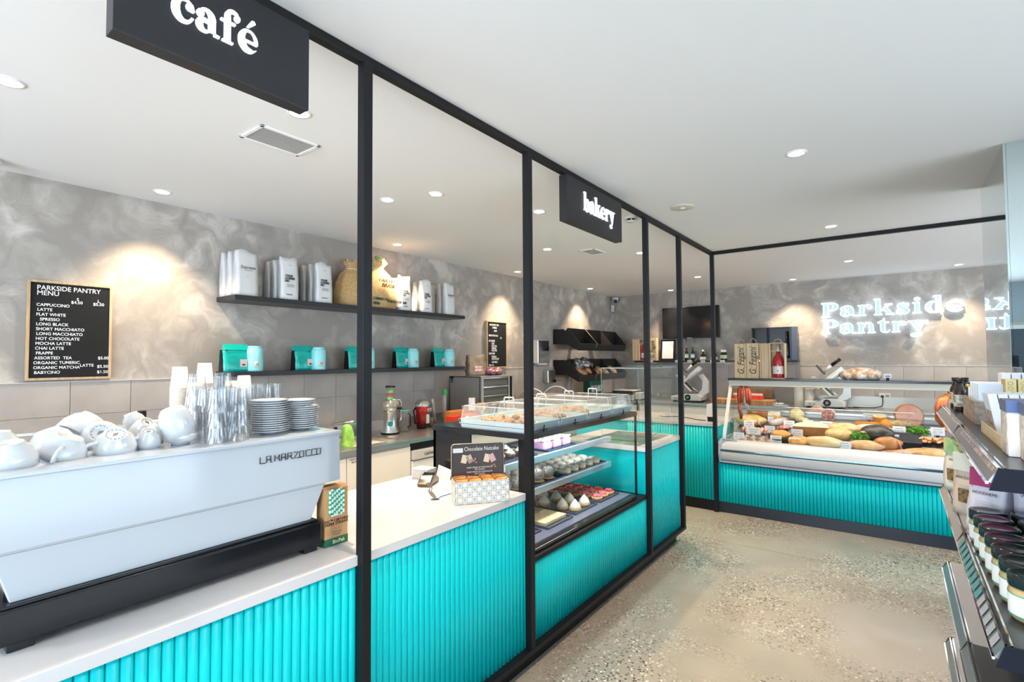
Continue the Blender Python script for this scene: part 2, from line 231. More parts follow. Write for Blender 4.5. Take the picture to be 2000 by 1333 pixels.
def plaster(nm, axis):
    m = bpy.data.materials.new(nm); m.use_nodes = True; nt = m.node_tree; b = nt.nodes['Principled BSDF']; L = nt.links.new; N = nt.nodes.new
    def noise(vec, s, d, r=.5):
        n = N('ShaderNodeTexNoise'); n.inputs['Scale'].default_value = s; n.inputs['Detail'].default_value = d; n.inputs['Roughness'].default_value = r; L(vec, n.inputs['Vector']); return n
    def vm(op, a, v=None, k=None):
        n = N('ShaderNodeVectorMath'); n.operation = op; L(a, n.inputs[0])
        if v is not None:
            if isinstance(v, tuple): n.inputs[1].default_value = v
            else: L(v, n.inputs[1])
        if k is not None: n.inputs['Scale'].default_value = k
        return n.outputs[0]
    tc = N('ShaderNodeTexCoord'); P = tc.outputs['Object']
    wob = vm('SCALE', vm('SUBTRACT', noise(P, 2.6, 3).outputs['Color'], (.5,.5,.5)), k=.75)
    W = vm('ADD', P, wob); outs = []
    for i, (vs, st) in enumerate(((2.6, (2.2,2.2,9)), (4.1, (3,3,15)))):
        v = N('ShaderNodeTexVoronoi'); v.feature = 'F1'; v.inputs['Scale'].default_value = vs; L(W, v.inputs['Vector'])
        sp = N('ShaderNodeSeparateColor'); L(v.outputs['Color'], sp.inputs[0])
        an = N('ShaderNodeMath'); an.operation = 'MULTIPLY'; an.inputs[1].default_value = 6.283; L(sp.outputs[0], an.inputs[0])
        ro = N('ShaderNodeVectorRotate'); ro.rotation_type = 'AXIS_ANGLE'; ro.inputs['Axis'].default_value = axis; L(W, ro.inputs['Vector']); L(an.outputs[0], ro.inputs['Angle'])
        mp = N('ShaderNodeMapping'); mp.inputs['Scale'].default_value = st; L(ro.outputs[0], mp.inputs[0])
        n = noise(mp.outputs[0], 1.0, 7, .65)
        e = N('ShaderNodeMath'); e.operation = 'MULTIPLY_ADD'; e.inputs[1].default_value = -.9; e.inputs[2].default_value = 1.0; L(v.outputs['Distance'], e.inputs[0])
        q = N('ShaderNodeMath'); q.operation = 'MULTIPLY'; L(n.outputs['Fac'], q.inputs[0]); L(e.outputs[0], q.inputs[1]); outs.append(q.outputs[0])
    lo = noise(P, .9, 4, .6)
    s1 = N('ShaderNodeMath'); s1.operation = 'MULTIPLY_ADD'; s1.inputs[1].default_value = .7; L(outs[1], s1.inputs[0]); L(outs[0], s1.inputs[2])
    s2 = N('ShaderNodeMath'); s2.operation = 'MULTIPLY_ADD'; s2.inputs[1].default_value = .55; L(lo.outputs['Fac'], s2.inputs[0]); L(s1.outputs[0], s2.inputs[2])
    r = N('ShaderNodeValToRGB'); e = r.color_ramp.elements; e[0].position = .62; e[0].color = (.325,.288,.255,1); e[1].position = 1.15 if False else 1.0; e[1].color = (.575,.525,.465,1)
    k = e.new(.80); k.color = (.405,.362,.32,1); L(s2.outputs[0], r.inputs[0]); L(r.outputs[0], b.inputs['Base Color'])
    b.inputs['Roughness'].default_value = .55; b.inputs['Specular IOR Level'].default_value = .3
    bp = N('ShaderNodeBump'); bp.inputs['Strength'].default_value = .25; bp.inputs['Distance'].default_value = .008; L(s1.outputs[0], bp.inputs['Height']); L(bp.outputs[0], b.inputs['Normal'])
    MATS[nm] = m; return m
plas = plaster('trowelled_plaster', (1,0,0)); plas2 = plaster('trowelled_plaster_far', (0,1,0))
def concrete():
    m = bpy.data.materials.new('polished_concrete'); m.use_nodes = True; nt = m.node_tree; b = nt.nodes['Principled BSDF']; L = nt.links.new; N = nt.nodes.new
    tc = N('ShaderNodeTexCoord')
    def noise(s, d, dist=0):
        n = N('ShaderNodeTexNoise'); n.inputs['Scale'].default_value = s; n.inputs['Detail'].default_value = d; n.inputs['Distortion'].default_value = dist; L(tc.outputs['Object'], n.inputs['Vector']); return n
    def ramp(src, stops):
        r = N('ShaderNodeValToRGB'); e = r.color_ramp.elements
        e[0].position, e[0].color = stops[0][0], (*stops[0][1],1); e[1].position, e[1].color = stops[-1][0], (*stops[-1][1],1)
        for p, c in stops[1:-1]: q = e.new(p); q.color = (*c,1)
        L(src, r.inputs[0]); return r
    base = ramp(noise(1.1, 4, 0).outputs['Fac'], [(.25,(.27,.275,.24)),(.45,(.36,.325,.27)),(.58,(.33,.28,.225)),(.8,(.36,.34,.295))])
    mask = ramp(noise(1.5, 3, .3).outputs['Fac'], [(.40,(0,0,0)),(.60,(1,1,1))])
    v = N('ShaderNodeTexVoronoi'); v.inputs['Scale'].default_value = 62; L(tc.outputs['Object'], v.inputs['Vector'])
    sp = N('ShaderNodeSeparateColor'); L(v.outputs['Color'], sp.inputs[0])
    dot = ramp(v.outputs['Distance'], [(.34,(1,1,1)),(.46,(0,0,0))])
    th = N('ShaderNodeMath'); th.operation = 'GREATER_THAN'; th.inputs[1].default_value = .22; L(sp.outputs[0], th.inputs[0])
    a = N('ShaderNodeMath'); a.operation = 'MULTIPLY'; L(dot.outputs[0], a.inputs[0]); L(th.outputs[0], a.inputs[1])
    a2 = N('ShaderNodeMath'); a2.operation = 'MULTIPLY'; L(a.outputs[0], a2.inputs[0]); L(mask.outputs[0], a2.inputs[1])
    cc = ramp(sp.outputs[1], [(.0,(.04,.035,.03)),(.4,(.10,.07,.045)),(.66,(.22,.2,.17)),(.78,(.62,.58,.5)),(1,(.78,.76,.71))])
    mx = N('ShaderNodeMix'); mx.data_type = 'RGBA'; L(a2.outputs[0], mx.inputs[0]); L(base.outputs[0], mx.inputs[6]); L(cc.outputs[0], mx.inputs[7]); L(mx.outputs[2], b.inputs['Base Color'])
    rr = ramp(noise(3, 3).outputs['Fac'], [(.3,(.16,.16,.16)),(.7,(.3,.3,.3))]); L(rr.outputs[0], b.inputs['Roughness'])
    b.inputs['Specular IOR Level'].default_value = .55
    return m
conc = concrete()
# ------------------------------------------------------------ room shell
XW, YW, ZC = -4.135, 8.618, 2.717
MB().box(XW-.15, 4.6, -3.4, YW+.15, -.1, 0).build('floor', conc, kind='structure')
fl = bpy.data.objects['floor']
MB().box(-1.57, .9, 4.70, 4.704, 0, .0006).build('saw_cut', mat('cut_line', (.14,.11,.08), .8), fl)
MB().box(XW-.15, 4.6, -3.4, YW+.15, ZC, ZC+.1).build('ceiling', ceil_m, kind='structure')
wl = MB().box(XW-.15, XW, -3.4, YW+.15, 0, ZC).build('wall_left', plas, kind='structure')
wf = MB().box(XW, 4.6, YW, YW+.15, 0, ZC).build('wall_far', plas2, kind='structure')
whw = mat('wall_paint', (.74,.72,.67), .8)
wr = MB().box(4.6, 4.75, -3.4, -1.2, 0, ZC).box(4.6, 4.75, 4.2, 4.55, 0, ZC).box(4.6, 4.75, 8.15, YW+.15, 0, ZC).box(4.6, 4.75, -1.2, 8.15, 0, .1).box(4.6, 4.75, -1.2, 8.15, 2.55, ZC).build('wall_right', whw, kind='structure')
wb_ = MB().box(XW-.15, -3.7, -3.55, -3.4, 0, ZC).box(.95, 4.75, -3.55, -3.4, 0, ZC).box(-3.7, .95, -3.55, -3.4, 2.56, ZC).box(-3.7, .95, -3.55, -3.4, 0, .12).build('wall_front', mat('wall_grey', (.34,.38,.42), .7), kind='structure')
w1 = MB()
for x in (-3.7, -2.15, -.62, .90): w1.box(x, x+.05, -3.52, -3.46, .12, 2.56)
w1.box(-3.7, .95, -3.52, -3.46, .12, .17).box(-3.7, .95, -3.52, -3.46, 2.51, 2.56); W1 = w1.build('window_1', black, kind='structure')
for i in range(3): MB().box(-3.65+i*1.53, -2.16+i*1.53, -3.495, -3.485, .17, 2.51).build('pane', glassp, W1)
w2 = MB()
for y in (-1.2, .58, 2.36, 4.15): w2.box(4.64, 4.70, y, y+.05, .1, 2.55)
w2.box(4.64, 4.70, -1.2, 4.2, .1, .15).box(4.64, 4.70, -1.2, 4.2, 2.5, 2.55); W2 = w2.build('window_2', black, kind='structure')
for i in range(3): MB().box(4.665, 4.675, -1.15+i*1.78, .58+i*1.78, .15, 2.5).build('pane', glassp, W2)
w3 = MB()
for y in (4.55, 6.33, 8.10): w3.box(4.64, 4.70, y, y+.05, .1, 2.55)
w3.box(4.64, 4.70, 4.55, 8.15, .1, .15).box(4.64, 4.70, 4.55, 8.15, 2.5, 2.55); W3 = w3.build('added_window', black, kind='structure')  # unseen window, added to bring light onto the far wall and corner
for i in range(2): MB().box(4.665, 4.675, 4.60+i*1.78, 6.33+i*1.78, .15, 2.5).build('pane', glassp, W3)
MB().box(.98,4.55,-3.4,-3.38,0,2.1).build('panelling', mat('panel_beige', (.50,.46,.33), .6), wb_)
d1 = MB().box(1.22,1.28,-3.38,-3.34,0,2.05).box(1.78,1.84,-3.38,-3.34,0,2.05).box(1.22,1.84,-3.38,-3.34,2.0,2.06).build('door_1', whitem, kind='structure'); MB().box(1.28,1.78,-3.375,-3.36,0,2.0).build('door_panel', mat('door_dark', (.06,.08,.10), .3), d1)
# wall tiles, each a piece of its wall
tilem = mat('wall_tile', (.39,.335,.295), .45, col2=(.48,.42,.37), vs=3.5, bump=.05, bs=40)
grout = mat('grout', (.50,.47,.42), .8)
def tile_mesh(w_, h_): 
    me = MB().box(0, .009, 0, w_, 0, h_)
    o = me.build('tile', tilem, bevel=.0012); return o
MB().box(XW, XW+.004, -.4, YW, .3, 1.474).build('grout', grout, wl); MB().box(XW, 3.0, YW-.004, YW, .3, 1.474).build('grout', grout, wf)
TP = .3155; t0 = {}
def tiles(parent, side):
    rows = [(.90,.36), (1.2625,.209)]
    for z, h in rows:
        for i in range(29 if side == 'l' else 17):
            a0 = (-.35 + i*TP) if side == 'l' else (-4.13 + i*TP + .1)
            key = h
            if key not in t0:
                o = tile_mesh(TP-.003, h); o.parent = parent; t0[key] = o
            else:
                o = t0[key].copy(); C.objects.link(o); o.parent = parent
            if side == 'l': o.location = (XW+.003, a0, z)
            else: o.location = (a0, YW-.003, z); o.rotation_euler = (0,0,-PI/2)
tiles(wl, 'l'); tiles(wf, 'f')
MB().box(XW, XW+.016, -.4, YW, 1.4715, 1.4765).build('trim_1', mat('tile_trim', (.60,.58,.54), .4), kind='structure')
MB().box(XW, 3.0, YW-.016, YW, 1.4715, 1.4765).build('trim_2', MATS['tile_trim'], kind='structure')
# ------------------------------------------------------------ ceiling lamps
dl = None
ringm = mat('lamp_ring', (.85,.84,.82), .4)
def where(x, y):
    a = 'over the serving aisle' if x < -1.6 and x > -3.2 else 'beside the shelf wall' if x <= -3.2 else 'over the customer floor'
    return a
sd = bpy.data.lights.new('downlight', 'SPOT'); sd.energy = 46; sd.spot_size = math.radians(96); sd.spot_blend = .7; sd.color = (1,.78,.54); sd.shadow_soft_size = .035
seen = {}
for i, (x, y) in enumerate(sorted(LIGHTS, key=lambda p: (where(*p), p[1], p[0]))):
    k = where(x, y); seen[k] = seen.get(k, 0)+1
    lab = 'round recessed ceiling downlight %s, %s one counted from the near end' % (k, oo(seen[k]-1))
    if dl is None:
        dl = thing('downlight', lab, 'ceiling light', (x,y,ZC), 0, 'recessed downlights in the ceiling')
        MB().lathe([(.052,0),(.052,-.004),(.040,-.005),(.038,.0)], 28).build('ring', ringm, dl)
        MB().lathe([(.0385,-.0035),(0,-.0038)], 28).build('lens', emitw, dl)
        so = bpy.data.objects.new('lamp', sd); C.objects.link(so); so.parent = dl; so.location = (0,0,-.012)
    else: dup(dl, (x,y,ZC), 0, lab)
def vent(x0, x1, y0, y1, lab):
    t = thing('ceiling_vent', lab, 'vent', ((x0+x1)/2,(y0+y1)/2,ZC)); a, b = (x1-x0)/2, (y1-y0)/2; g = .018
    MB().box(-a,a,-b,-b+g,-.008,0).box(-a,a,b-g,b,-.008,0).box(-a,-a+g,-b,b,-.008,0).box(a-g,a,-b,b,-.008,0).build('frame', ringm, t, bevel=.002)
    m = MB()
    for i in range(40): yy = -b+g+(i+.5)*(2*b-2*g)/40; m.box(-a+g,a-g,yy-.0026,yy+.0026,-.004,-.001)
    m.box(-a+g,a-g,-b+g,b-g,-.0015,0); m.build('grille', mat('vent_grey', (.42,.42,.42), .6), t)
vent(-2.586,-2.37,1.20,1.513,'rectangular grey-grilled ceiling vent just beyond the cafe sign')
vent(-2.61,-2.425,4.64,4.92,'small square ceiling vent under the bakery sign line, further back')
t = thing('ceiling_speaker', 'flat round cream ceiling speaker cover right of the black partition frame', 'speaker', (-1.24,3.775,ZC))
MB().lathe([(.082,0),(.082,-.006),(.07,-.009),(0,-.009)], 32).build('cover', mat('speaker_cream', (.62,.59,.50), .6), t)
MB().lathe([(.02,-.009),(.016,-.013),(0,-.013)], 16).build('badge', ringm, t)
t = thing('smoke_detector', 'small round white smoke detector on the ceiling between bakery sign and post', 'smoke detector', (-1.66,3.80,ZC))
MB().lathe([(.052,0),(.052,-.014),(.044,-.016)], 24).lathe([(.04,-.03),(.03,-.04),(0,-.04)], 24).build('body', whitem, t)
m = MB(); [m.cyl((.038*math.cos(a*PI/3), .038*math.sin(a*PI/3), -.032), .005, .017, 6) for a in range(6)]; m.build('ribs', whitem, t)
MB().cyl((0,0,-.031), .032, .016, 16).build('sensor', black, t)
def camr(loc, rz, lab, side=False):
    t = thing('security_camera', lab, 'camera', loc, rz)
    MB().lathe([(0,0),(.055,0),(.055,-.025),(.045,-.03),(0,-.03)], 24).build('base', whitem, t)
    MB().ell((.0,0,-.055), .045, 20, 12).build('housing', whitem, t)
    MB().ell((.018,-.018,-.066), .035, 16, 10).build('lens', blackg, t)
    return t
camr((-3.95,.50,ZC), 0, 'white and black dome security camera at the left ceiling edge')
t = camr((-4.03,8.50,ZC-.03), -.3, 'small white security camera in the far wall corner')
t = thing('sensor_box', 'small white sensor box under the corner security camera', 'sensor', (-4.10,8.53,2.50))
MB().box(-.02,.02,-.03,.03,-.06,.06).build('case', whitem, t, bevel=.004); MB().box(.02,.022,-.012,.012,-.03,.0).build('window', inkg, t)
# ------------------------------------------------------------ black steel partition frame
X0, YF = -1.526, 5.588
fr = thing('partition_frame', 'black steel frame of posts and rails rising from counter to ceiling', 'frame', (X0,2.5,0))
PX0, PX1 = -1.548, -1.512
MB().box(-1.560,-1.524,-1.2,YF+.016,2.683,2.716).build('rail', black, fr, world=True, bevel=.002)
MB().box(-1.524,2.6,YF-.02,YF+.016,2.683,2.716).build('rail', black, fr, world=True, bevel=.002)
for y in (1.157,2.186,3.772,4.53): MB().box(PX0-.002,PX1,y-.019,y+.019,.103 if y > 1 else .1,2.684).build('post', black, fr, world=True, bevel=.0015)
MB().box(PX0-.002,PX1,YF-.038,YF,.0,2.684).build('post', black, fr, world=True, bevel=.0015)
MB().box(PX0-.006,PX1+.002,-.6,4.549,.100,.124).build('bottom_rail', black, fr, world=True, bevel=.0015)
# signs
def sign(y0, y1, z0, word, h, ty, tz, lab, sq):
    t = thing('hanging_sign', lab, 'sign', (X0,(y0+y1)/2,z0))
    MB().box(-1.572,-1.519,y0,y1,z0,2.684).build('board', mat('sign_black', (.014,.014,.017), .38), t, world=True, bevel=.0015)
    glyphs('letter', t, word, h, (-1.514,ty,tz), (0,1,0), (0,0,1), mat('sign_white', (.80,.86,.92), .4, emit=.25, ecol=(.85,.93,1)), .0045, squash=sq)
sign(.40,.925,2.417,'caf\u00e9',.0665,.523,2.512,'black hanging sign board with white lettering cafe, nearest the camera',.86)
sign(2.572,3.321,2.411,'bakery',.080,2.765,2.508,'black hanging sign board with white lettering bakery, further along the rail',.80)
# ------------------------------------------------------------ fluted counters
def flute_mesh(z0, z1):
    n = 8; w_ = .015; poly = [(-w_,-.004)] + [(w_*-math.cos(PI*k/n)*.97, .0085*math.sin(PI*k/n)**.75) for k in range(n+1)] + [(w_,-.004)]
    return MB().prism([(a,b) for a,b in poly], 'z', z0, z1, 0, True)
def flutes(parent, ax, a, b, z0, z1):
    n = int(round((b-a)/.03)); first = None
    for i in range(n):
        c = a+(i+.5)*.03
        if first is None: first = flute_mesh(z0, z1).build('fluted_batten', teal, parent); o = first
        else: o = first.copy(); C.objects.link(o); o.parent = parent
        if ax == 'y': o.location = Vector((-1.556, c, 0))-parent.location; o.rotation_euler = (0,0,-PI/2)   # faces +x
        else: o.location = Vector((c, YF+.009, 0))-parent.location; o.rotation_euler = (0,0,PI)
def fixrot(): pass
ct = thing('service_counter', 'long turquoise fluted service counter under the coffee machine', 'counter', (-1.9,1.0,0))
MB().box(-2.28,-1.560,-.6,2.200,.10,.872).build('carcass', whitem, ct, world=True)
MB().box(-2.26,-1.575,-.6,2.200,0,.10).build('plinth', black, ct, world=True)
flutes(ct, 'y', .06, 2.19, .124, .872)
wt = MB().box(-2.33,-1.540,-.6,2.166,.872,.908).build('worktop', stone, None, bevel=.002); tag(wt, 'white stone worktop on the service counter, carrying machine and card reader', 'worktop')
cc = thing('case_counter', 'low turquoise fluted base carrying the glass cake display', 'counter', (-1.9,2.9,0))
MB().box(-2.30,-1.560,2.202,3.755,.10,.535).build('carcass', whitem, cc, world=True)
MB().box(-2.26,-1.575,2.202,3.755,0,.10).build('plinth', black, cc, world=True)
MB().box(-2.30,-1.538,2.206,3.753,.535,.560).build('ledge', black, cc, world=True, bevel=.002)
flutes(cc, 'y', 2.205, 3.755, .124, .535)
pc = thing('prep_counter', 'turquoise fluted end counter with sandwich wells under glass', 'counter', (-1.9,4.1,0))
MB().box(-2.28,-1.560,3.775,4.535,.10,.880).build('carcass', teal, pc, world=True)
MB().box(-2.26,-1.575,3.758,4.470,0,.10).build('plinth', black, pc, world=True)
flutes(pc, 'y', 3.79, 4.515, .124, .880)
t = thing('prep_worktop', 'white stone top of the end counter holding steel food wells', 'worktop', (-1.9,4.1,.88))
MB().box(-1.63,-1.542,3.76,4.55,.88,.912).box(-2.3,-2.12,3.76,4.55,.88,.912).box(-2.12,-1.63,3.76,3.82,.88,.912).box(-2.12,-1.63,4.49,4.55,.88,.912).build('slab', stone, t, world=True)
for i in range(4):
    y = 3.825+i*.166
    MB().box(-2.115,-1.635,y,y+.16,.86,.865).box(-2.115,-1.635,y,y+.006,.86,.914).box(-2.115,-1.635,y+.154,y+.16,.86,.914).box(-2.115,-2.109,y,y+.16,.86,.914).box(-1.641,-1.635,y,y+.16,.86,.914).build('food_well', steel, t, world=True)
fcol = [(.75,.68,.5),(.3,.5,.12),(.7,.12,.08),(.78,.6,.35)]
for i in range(4):
    m = MB(); rnd = random.Random(i)
    for k in range(26): m.ell((rnd.uniform(-2.09,-1.66), 3.85+i*.166+rnd.uniform(0,.11), .872+rnd.uniform(0,.012)), (.02,.016,.012), 7, 5, noise=.1, seed=k)
    o = m.build('filling', mat('filling_%d' % i, fcol[i], .6, var=.2, vs=40)); o['kind'] = 'stuff'; tag(o, 'loose %s salad filling in a steel well of the end counter' % ['pale cheese','green leaf','red tomato','beige chicken'][i], 'salad filling')
# glass guard box
t = thing('glass_guard', 'tall clear glass sneeze guard box on the end counter', 'glass guard', (-1.75,4.15,.912))
gz = 1.515
MB().box(-1.93,-1.556,3.790,3.796,.912,gz).build('side_pane', glassp, t, world=True)
MB().box(-1.93,-1.556,4.524,4.530,.912,gz).build('side_pane', glassp, t, world=True)
MB().box(-1.562,-1.556,3.796,4.524,.912,gz).build('front_pane', glassp, t, world=True)
MB().box(-1.93,-1.556,3.790,4.530,gz,gz+.006).build('top_pane', glassp, t, world=True)
ed = mat('glass_edge', (.30,.42,.40), .2)
m = MB()
for y in (3.789,4.531): m.box(-1.932,-1.554,y-.001,y+.001,gz,gz+.007)
m.box(-1.557,-1.554,3.79,4.53,gz,gz+.007).box(-1.932,-1.930,3.79,4.53,gz,gz+.007)
for x, y in ((-1.556,3.79),(-1.556,4.53),(-1.931,3.79),(-1.931,4.53)): m.box(x-.0015,x+.0015,y-.0015,y+.0015,.912,gz)
m.build('polished_edge', ed, t, world=True)
MB().box(-1.93,-1.60,3.80,4.52,1.28,1.284).build('shelf', glassp, t, world=True)
t = thing('price_card', 'small pale card standing in the wells of the end counter', 'card', (-1.70,4.35,.905))
MB().box(-.001,.001,-.03,.03,0,.05).build('card', paperw, t); MB().box(.001,.0012,-.02,.02,.02,.03).build('print', inkg, t)
# ------------------------------------------------------------ cake display case
dc = thing('display_case', 'black-framed glass cake display case on the low counter base', 'display case', (-1.9,2.93,.56))
x0, x1, y0, y1 = -2.28, -1.562, 2.235, 3.615
MB().box(x0,x1,y0,y1,.561,.585).build('base_frame', blackg, dc, world=True, bevel=.002)
MB().box(x0+.02,x1-.04,y0+.02,y1-.02,.585,.592).build('deck', mat('case_deck', (.16,.17,.24), .25), dc, world=True)
MB().box(x0,x1+.006,y0-.012,y1+.01,1.168,1.200).build('top_board', blackg, dc, world=True, bevel=.002)
MB().box(x1-.006,x1,y0,y1,.585,1.168).build('front_pane', glassp, dc, world=True)
MB().box(x0+.3,x1-.03,y0,y0+.006,.585,1.168).build('side_pane', glassp, dc, world=True)
MB().box(x0+.02,x1-.006,y1-.006,y1,.585,1.168).build('side_pane', glassp, dc, world=True)
MB().box(x0,x0+.30,y0,y0+.012,.585,1.168).build('side_panel', blackg, dc, world=True)
MB().box(x0,x0+.02,y0,y0+.02,.585,1.168).box(x0,x0+.02,y1-.02,y1,.585,1.168).build('rear_post', blackg, dc, world=True)
MB().box(x1-.075,x1-.006,y0,y0+.012,.585,1.168).build('front_post', blackg, dc, world=True)
MB().box(x1-.014,x1,y1-.002,y1+.012,.575,1.168).build('front_post', blackg, dc, world=True)
ll = area('case_light', (0,0,0), (0,0,0), .05, 1.3, 3, (.92,.96,1)); ll.parent = dc; ll.location = (0.20,0,.600)
sdm = mat('sliding_door_grey', (.5,.55,.6), .2, trans=.5)
for i, z in enumerate((1.005,.816)):
    s = MB().box(-2.24,-1.765,y0+.015,y1-.06,z-.006,z).build('glass_shelf', glassp, dc, world=True)
    MB().box(-1.765,-1.738,y0+.015,y1-.06,z-.030,z+.006).build('shelf_edge', mat('shelf_edge_silver', (.62,.70,.74), .15, .7), s).data.transform(Matrix.Translation(-dc.location))
m = MB(); [m.box(x1+.001,x1+.0015,2.30+i*.016,2.308+i*.016,.572,.576) for i in range(76)]; m.build('vent_slots', mat('brass_dots', (.35,.26,.12), .4, .6), dc, world=True)
# ------------------------------------------------------------ food trays inside the case
def tray(x0, x1, y0, y1, z, lab, m_=None, name='baking_tray', grp=None):
    t = thing(name, lab, 'tray', ((x0+x1)/2,(y0+y1)/2,z), 0, grp); a, b = (x1-x0)/2, (y1-y0)/2; g = .008
    MB().box(-a,a,-b,b,0,.003).build('base', m_ or navy, t)
    MB().box(-a,a,-b,-b+g,.003,.014).box(-a,a,b-g,b,.003,.014).box(-a,-a+g,-b+g,b-g,.003,.014).box(a-g,a,-b+g,b-g,.003,.014).build('rim', m_ or navy, t, bevel=.002)
    return t
slate = mat('slate_tray', (.07,.08,.12), .25)
tray(-2.16,-1.68,2.26,2.52,.592,'dark tray of pale slice nearest the near end of the cake case', slate)
tray(-2.16,-1.66,2.56,2.85,.592,'dark tray of flaky squares, second from the near end of the case floor', slate)
tray(-2.16,-1.67,2.90,3.20,.592,'dark tray holding the white meringue tarts', slate)
tray(-2.16,-1.67,3.24,3.545,.592,'dark tray holding the red fruit tarts at the far end', slate)
pasty = mat('flaky_pastry', (.72,.52,.24), .6, col2=(.85,.74,.50), vs=50, bump=.6, bs=90)
slicem = mat('pale_slice', (.80,.70,.55), .6, col2=(.85,.80,.70), vs=40, bump=.3)
crust = mat('tart_crust', (.68,.42,.18), .6, var=.12, vs=60, bump=.3)
cream = mat('cream_white', (.88,.85,.74), .35)
berry = mat('berry_red', (.50,.015,.06), .18, col2=(.75,.12,.16), vs=90)
berryp = mat('berry_pink', (.78,.25,.30), .3, col2=(.6,.05,.12), vs=70)
sugar = mat('choux_sugared', (.45,.33,.22), .7, col2=(.85,.82,.76), vs=90, bump=.5, bs=150)
cookie = mat('cookie_brown', (.30,.12,.035), .6, col2=(.62,.36,.15), vs=60, bump=.6, bs=110)
choc = mat('chocolate', (.05,.02,.012), .3)
def piece(name, mb, m_, loc, lab, cat, grp, rz=0):
    o = mb.build(name, m_, None, loc, (0,0,rz)); return tag(o, lab, cat, grp)
def again(o, loc, rz, lab=None):
    c = o.copy(); C.objects.link(c); c.location = loc; c.rotation_euler = (0,0,rz)
    if lab: c['label'] = lab
    return c
def sq(name, m_, cx, cy, nx, ny, sx, sy, h, z, lab, cat, grp):
    f = None; rnd = random.Random(3)
    for i in range(nx):
        for j in range(ny):
            p = (cx+(nx/2-.5-i)*sx*1.04, cy+(j-ny/2+.5)*sy*1.04, z); L = '%s, %s from the glass in the %s row' % (lab, oo(i), oo(j))
            if f is None:
                mb = MB(); mb.box(-sx/2,sx/2,-sy/2,sy/2,0,h); f = mb.build(name, m_, None, p, bevel=.004); tag(f, L, cat, grp)
            else: again(f, p, rnd.uniform(-.05,.05), L)
sq('pastry_square', pasty, -1.92, 2.705, 6, 3, .072, .08, .022, .597, 'flaky golden pastry square in the case', 'pastry', 'flaky pastry squares')
sq('cake_slice', slicem, -1.92, 2.39, 5, 3, .08, .07, .02, .597, 'pale cream slice on the nearest tray', 'cake', 'pale slices')
# meringue tarts
mt = None; rnd = random.Random(5)
pos = [(-1.945,2.95),(-1.94,3.10),(-1.835,3.10),(-1.80,2.95),(-1.725,3.11),(-1.715,2.97),(-2.06,2.96),(-2.06,3.11)]
def swirl_prof(): return [(0,.02),(.036,.021),(.038,.030),(.031,.036),(.033,.043),(.024,.049),(.024,.055),(.014,.061),(.012,.067),(0,.080)]
for i, (x, y) in enumerate(pos):
    L = 'white meringue-topped tart, %s on its dark tray counting from the rear left' % oo(i)
    if mt is None:
        mt = thing('meringue_tart', L, 'tart', (x,y,.596), 0, 'white meringue tarts')
        MB().lathe([(0,0),(.032,0),(.041,.020),(.036,.022),(0,.02)], 20).build('crust', crust, mt)
        MB().lathe(swirl_prof(), 20).build('meringue', cream, mt)
    else: dup(mt, (x,y,.596), rnd.uniform(0,6), L)
rt_ = None
for i in range(5):
    for j in range(3):
        x, y = -2.08+i*.088, 3.30+j*.092
        L = 'red fruit tart, %s from the back in the %s row of the far tray' % (oo(i), oo(j))
        if rt_ is None:
            rt_ = thing('fruit_tart', L, 'tart', (x,y,.596), 0, 'red fruit tarts')
            MB().lathe([(0,0),(.034,0),(.042,.020),(.037,.022),(0,.018)], 20).build('crust', crust, rt_)
            m = MB()
            for k in range(9): a = k*2.4; r = .009*math.sqrt(k); m.ell((r*math.cos(a)*1.05, r*math.sin(a)*1.05, .025+.004*(9-k)/9), .0115, 8, 6)
            m.build('berries', berry, rt_)
        else:
            d = dup(rt_, (x,y,.596), i*j+.3, L)
            if i > 2 and j < 2:
                for ch in d.children:
                    if ch.name.startswith('berries'):
                        if 'bp' not in globals(): bp = ch.data.copy(); bp.materials.clear(); bp.materials.append(berryp)
                        ch.data = bp
# middle shelf: sugared choux (near) and filled rounds (far)
tray(-2.20,-1.76,2.30,2.93,.817,'long dark tray under the sugared choux buns on the middle shelf', navy)
tray(-2.20,-1.76,2.95,3.52,.817,'long dark tray under the filled round biscuits on the middle shelf', navy)
cb = None
for i in range(4):
    for j in range(5):
        x, y = -2.10+i*.088, 2.37+j*.115
        L = 'sugar-dusted choux bun on the middle shelf, %s from the back in the %s row' % (oo(i), oo(j))
        if cb is None:
            cb = thing('choux_bun', L, 'bun', (x,y,.821), 0, 'sugared choux buns'); MB().lathe([(0,0),(.040,0),(.044,.005),(.036,.012),(0,.012)], 18).build('base', crust, cb)
            MB().ell((0,0,.042), (.041,.041,.040), 16, 10, noise=.03).build('bun', sugar, cb)
        else: dup(cb, (x,y,.821), i+j*2, L)
fb = None
for i in range(4):
    for j in range(5):
        x, y = -2.12+i*.100, 3.01+j*.105
        L = 'cream-filled round biscuit on the middle shelf, %s from the back in the %s row' % (oo(i), oo(j))
        if fb is None:
            fb = thing('filled_biscuit', L, 'biscuit', (x,y,.821), 0, 'cream-filled round biscuits'); MB().lathe([(0,0),(.038,0),(.046,.009),(.044,.017),(0,.018)], 18).build('base', crust, fb)
            MB().lathe([(0,.016),(.043,.016),(.044,.027),(0,.028)], 18).build('filling', cream, fb)
            MB().ell((0,0,.030), (.047,.047,.022), 16, 8, zmin=.027).build('top', sugar, fb)
        else: dup(fb, (x,y,.821), i+j*2, L)
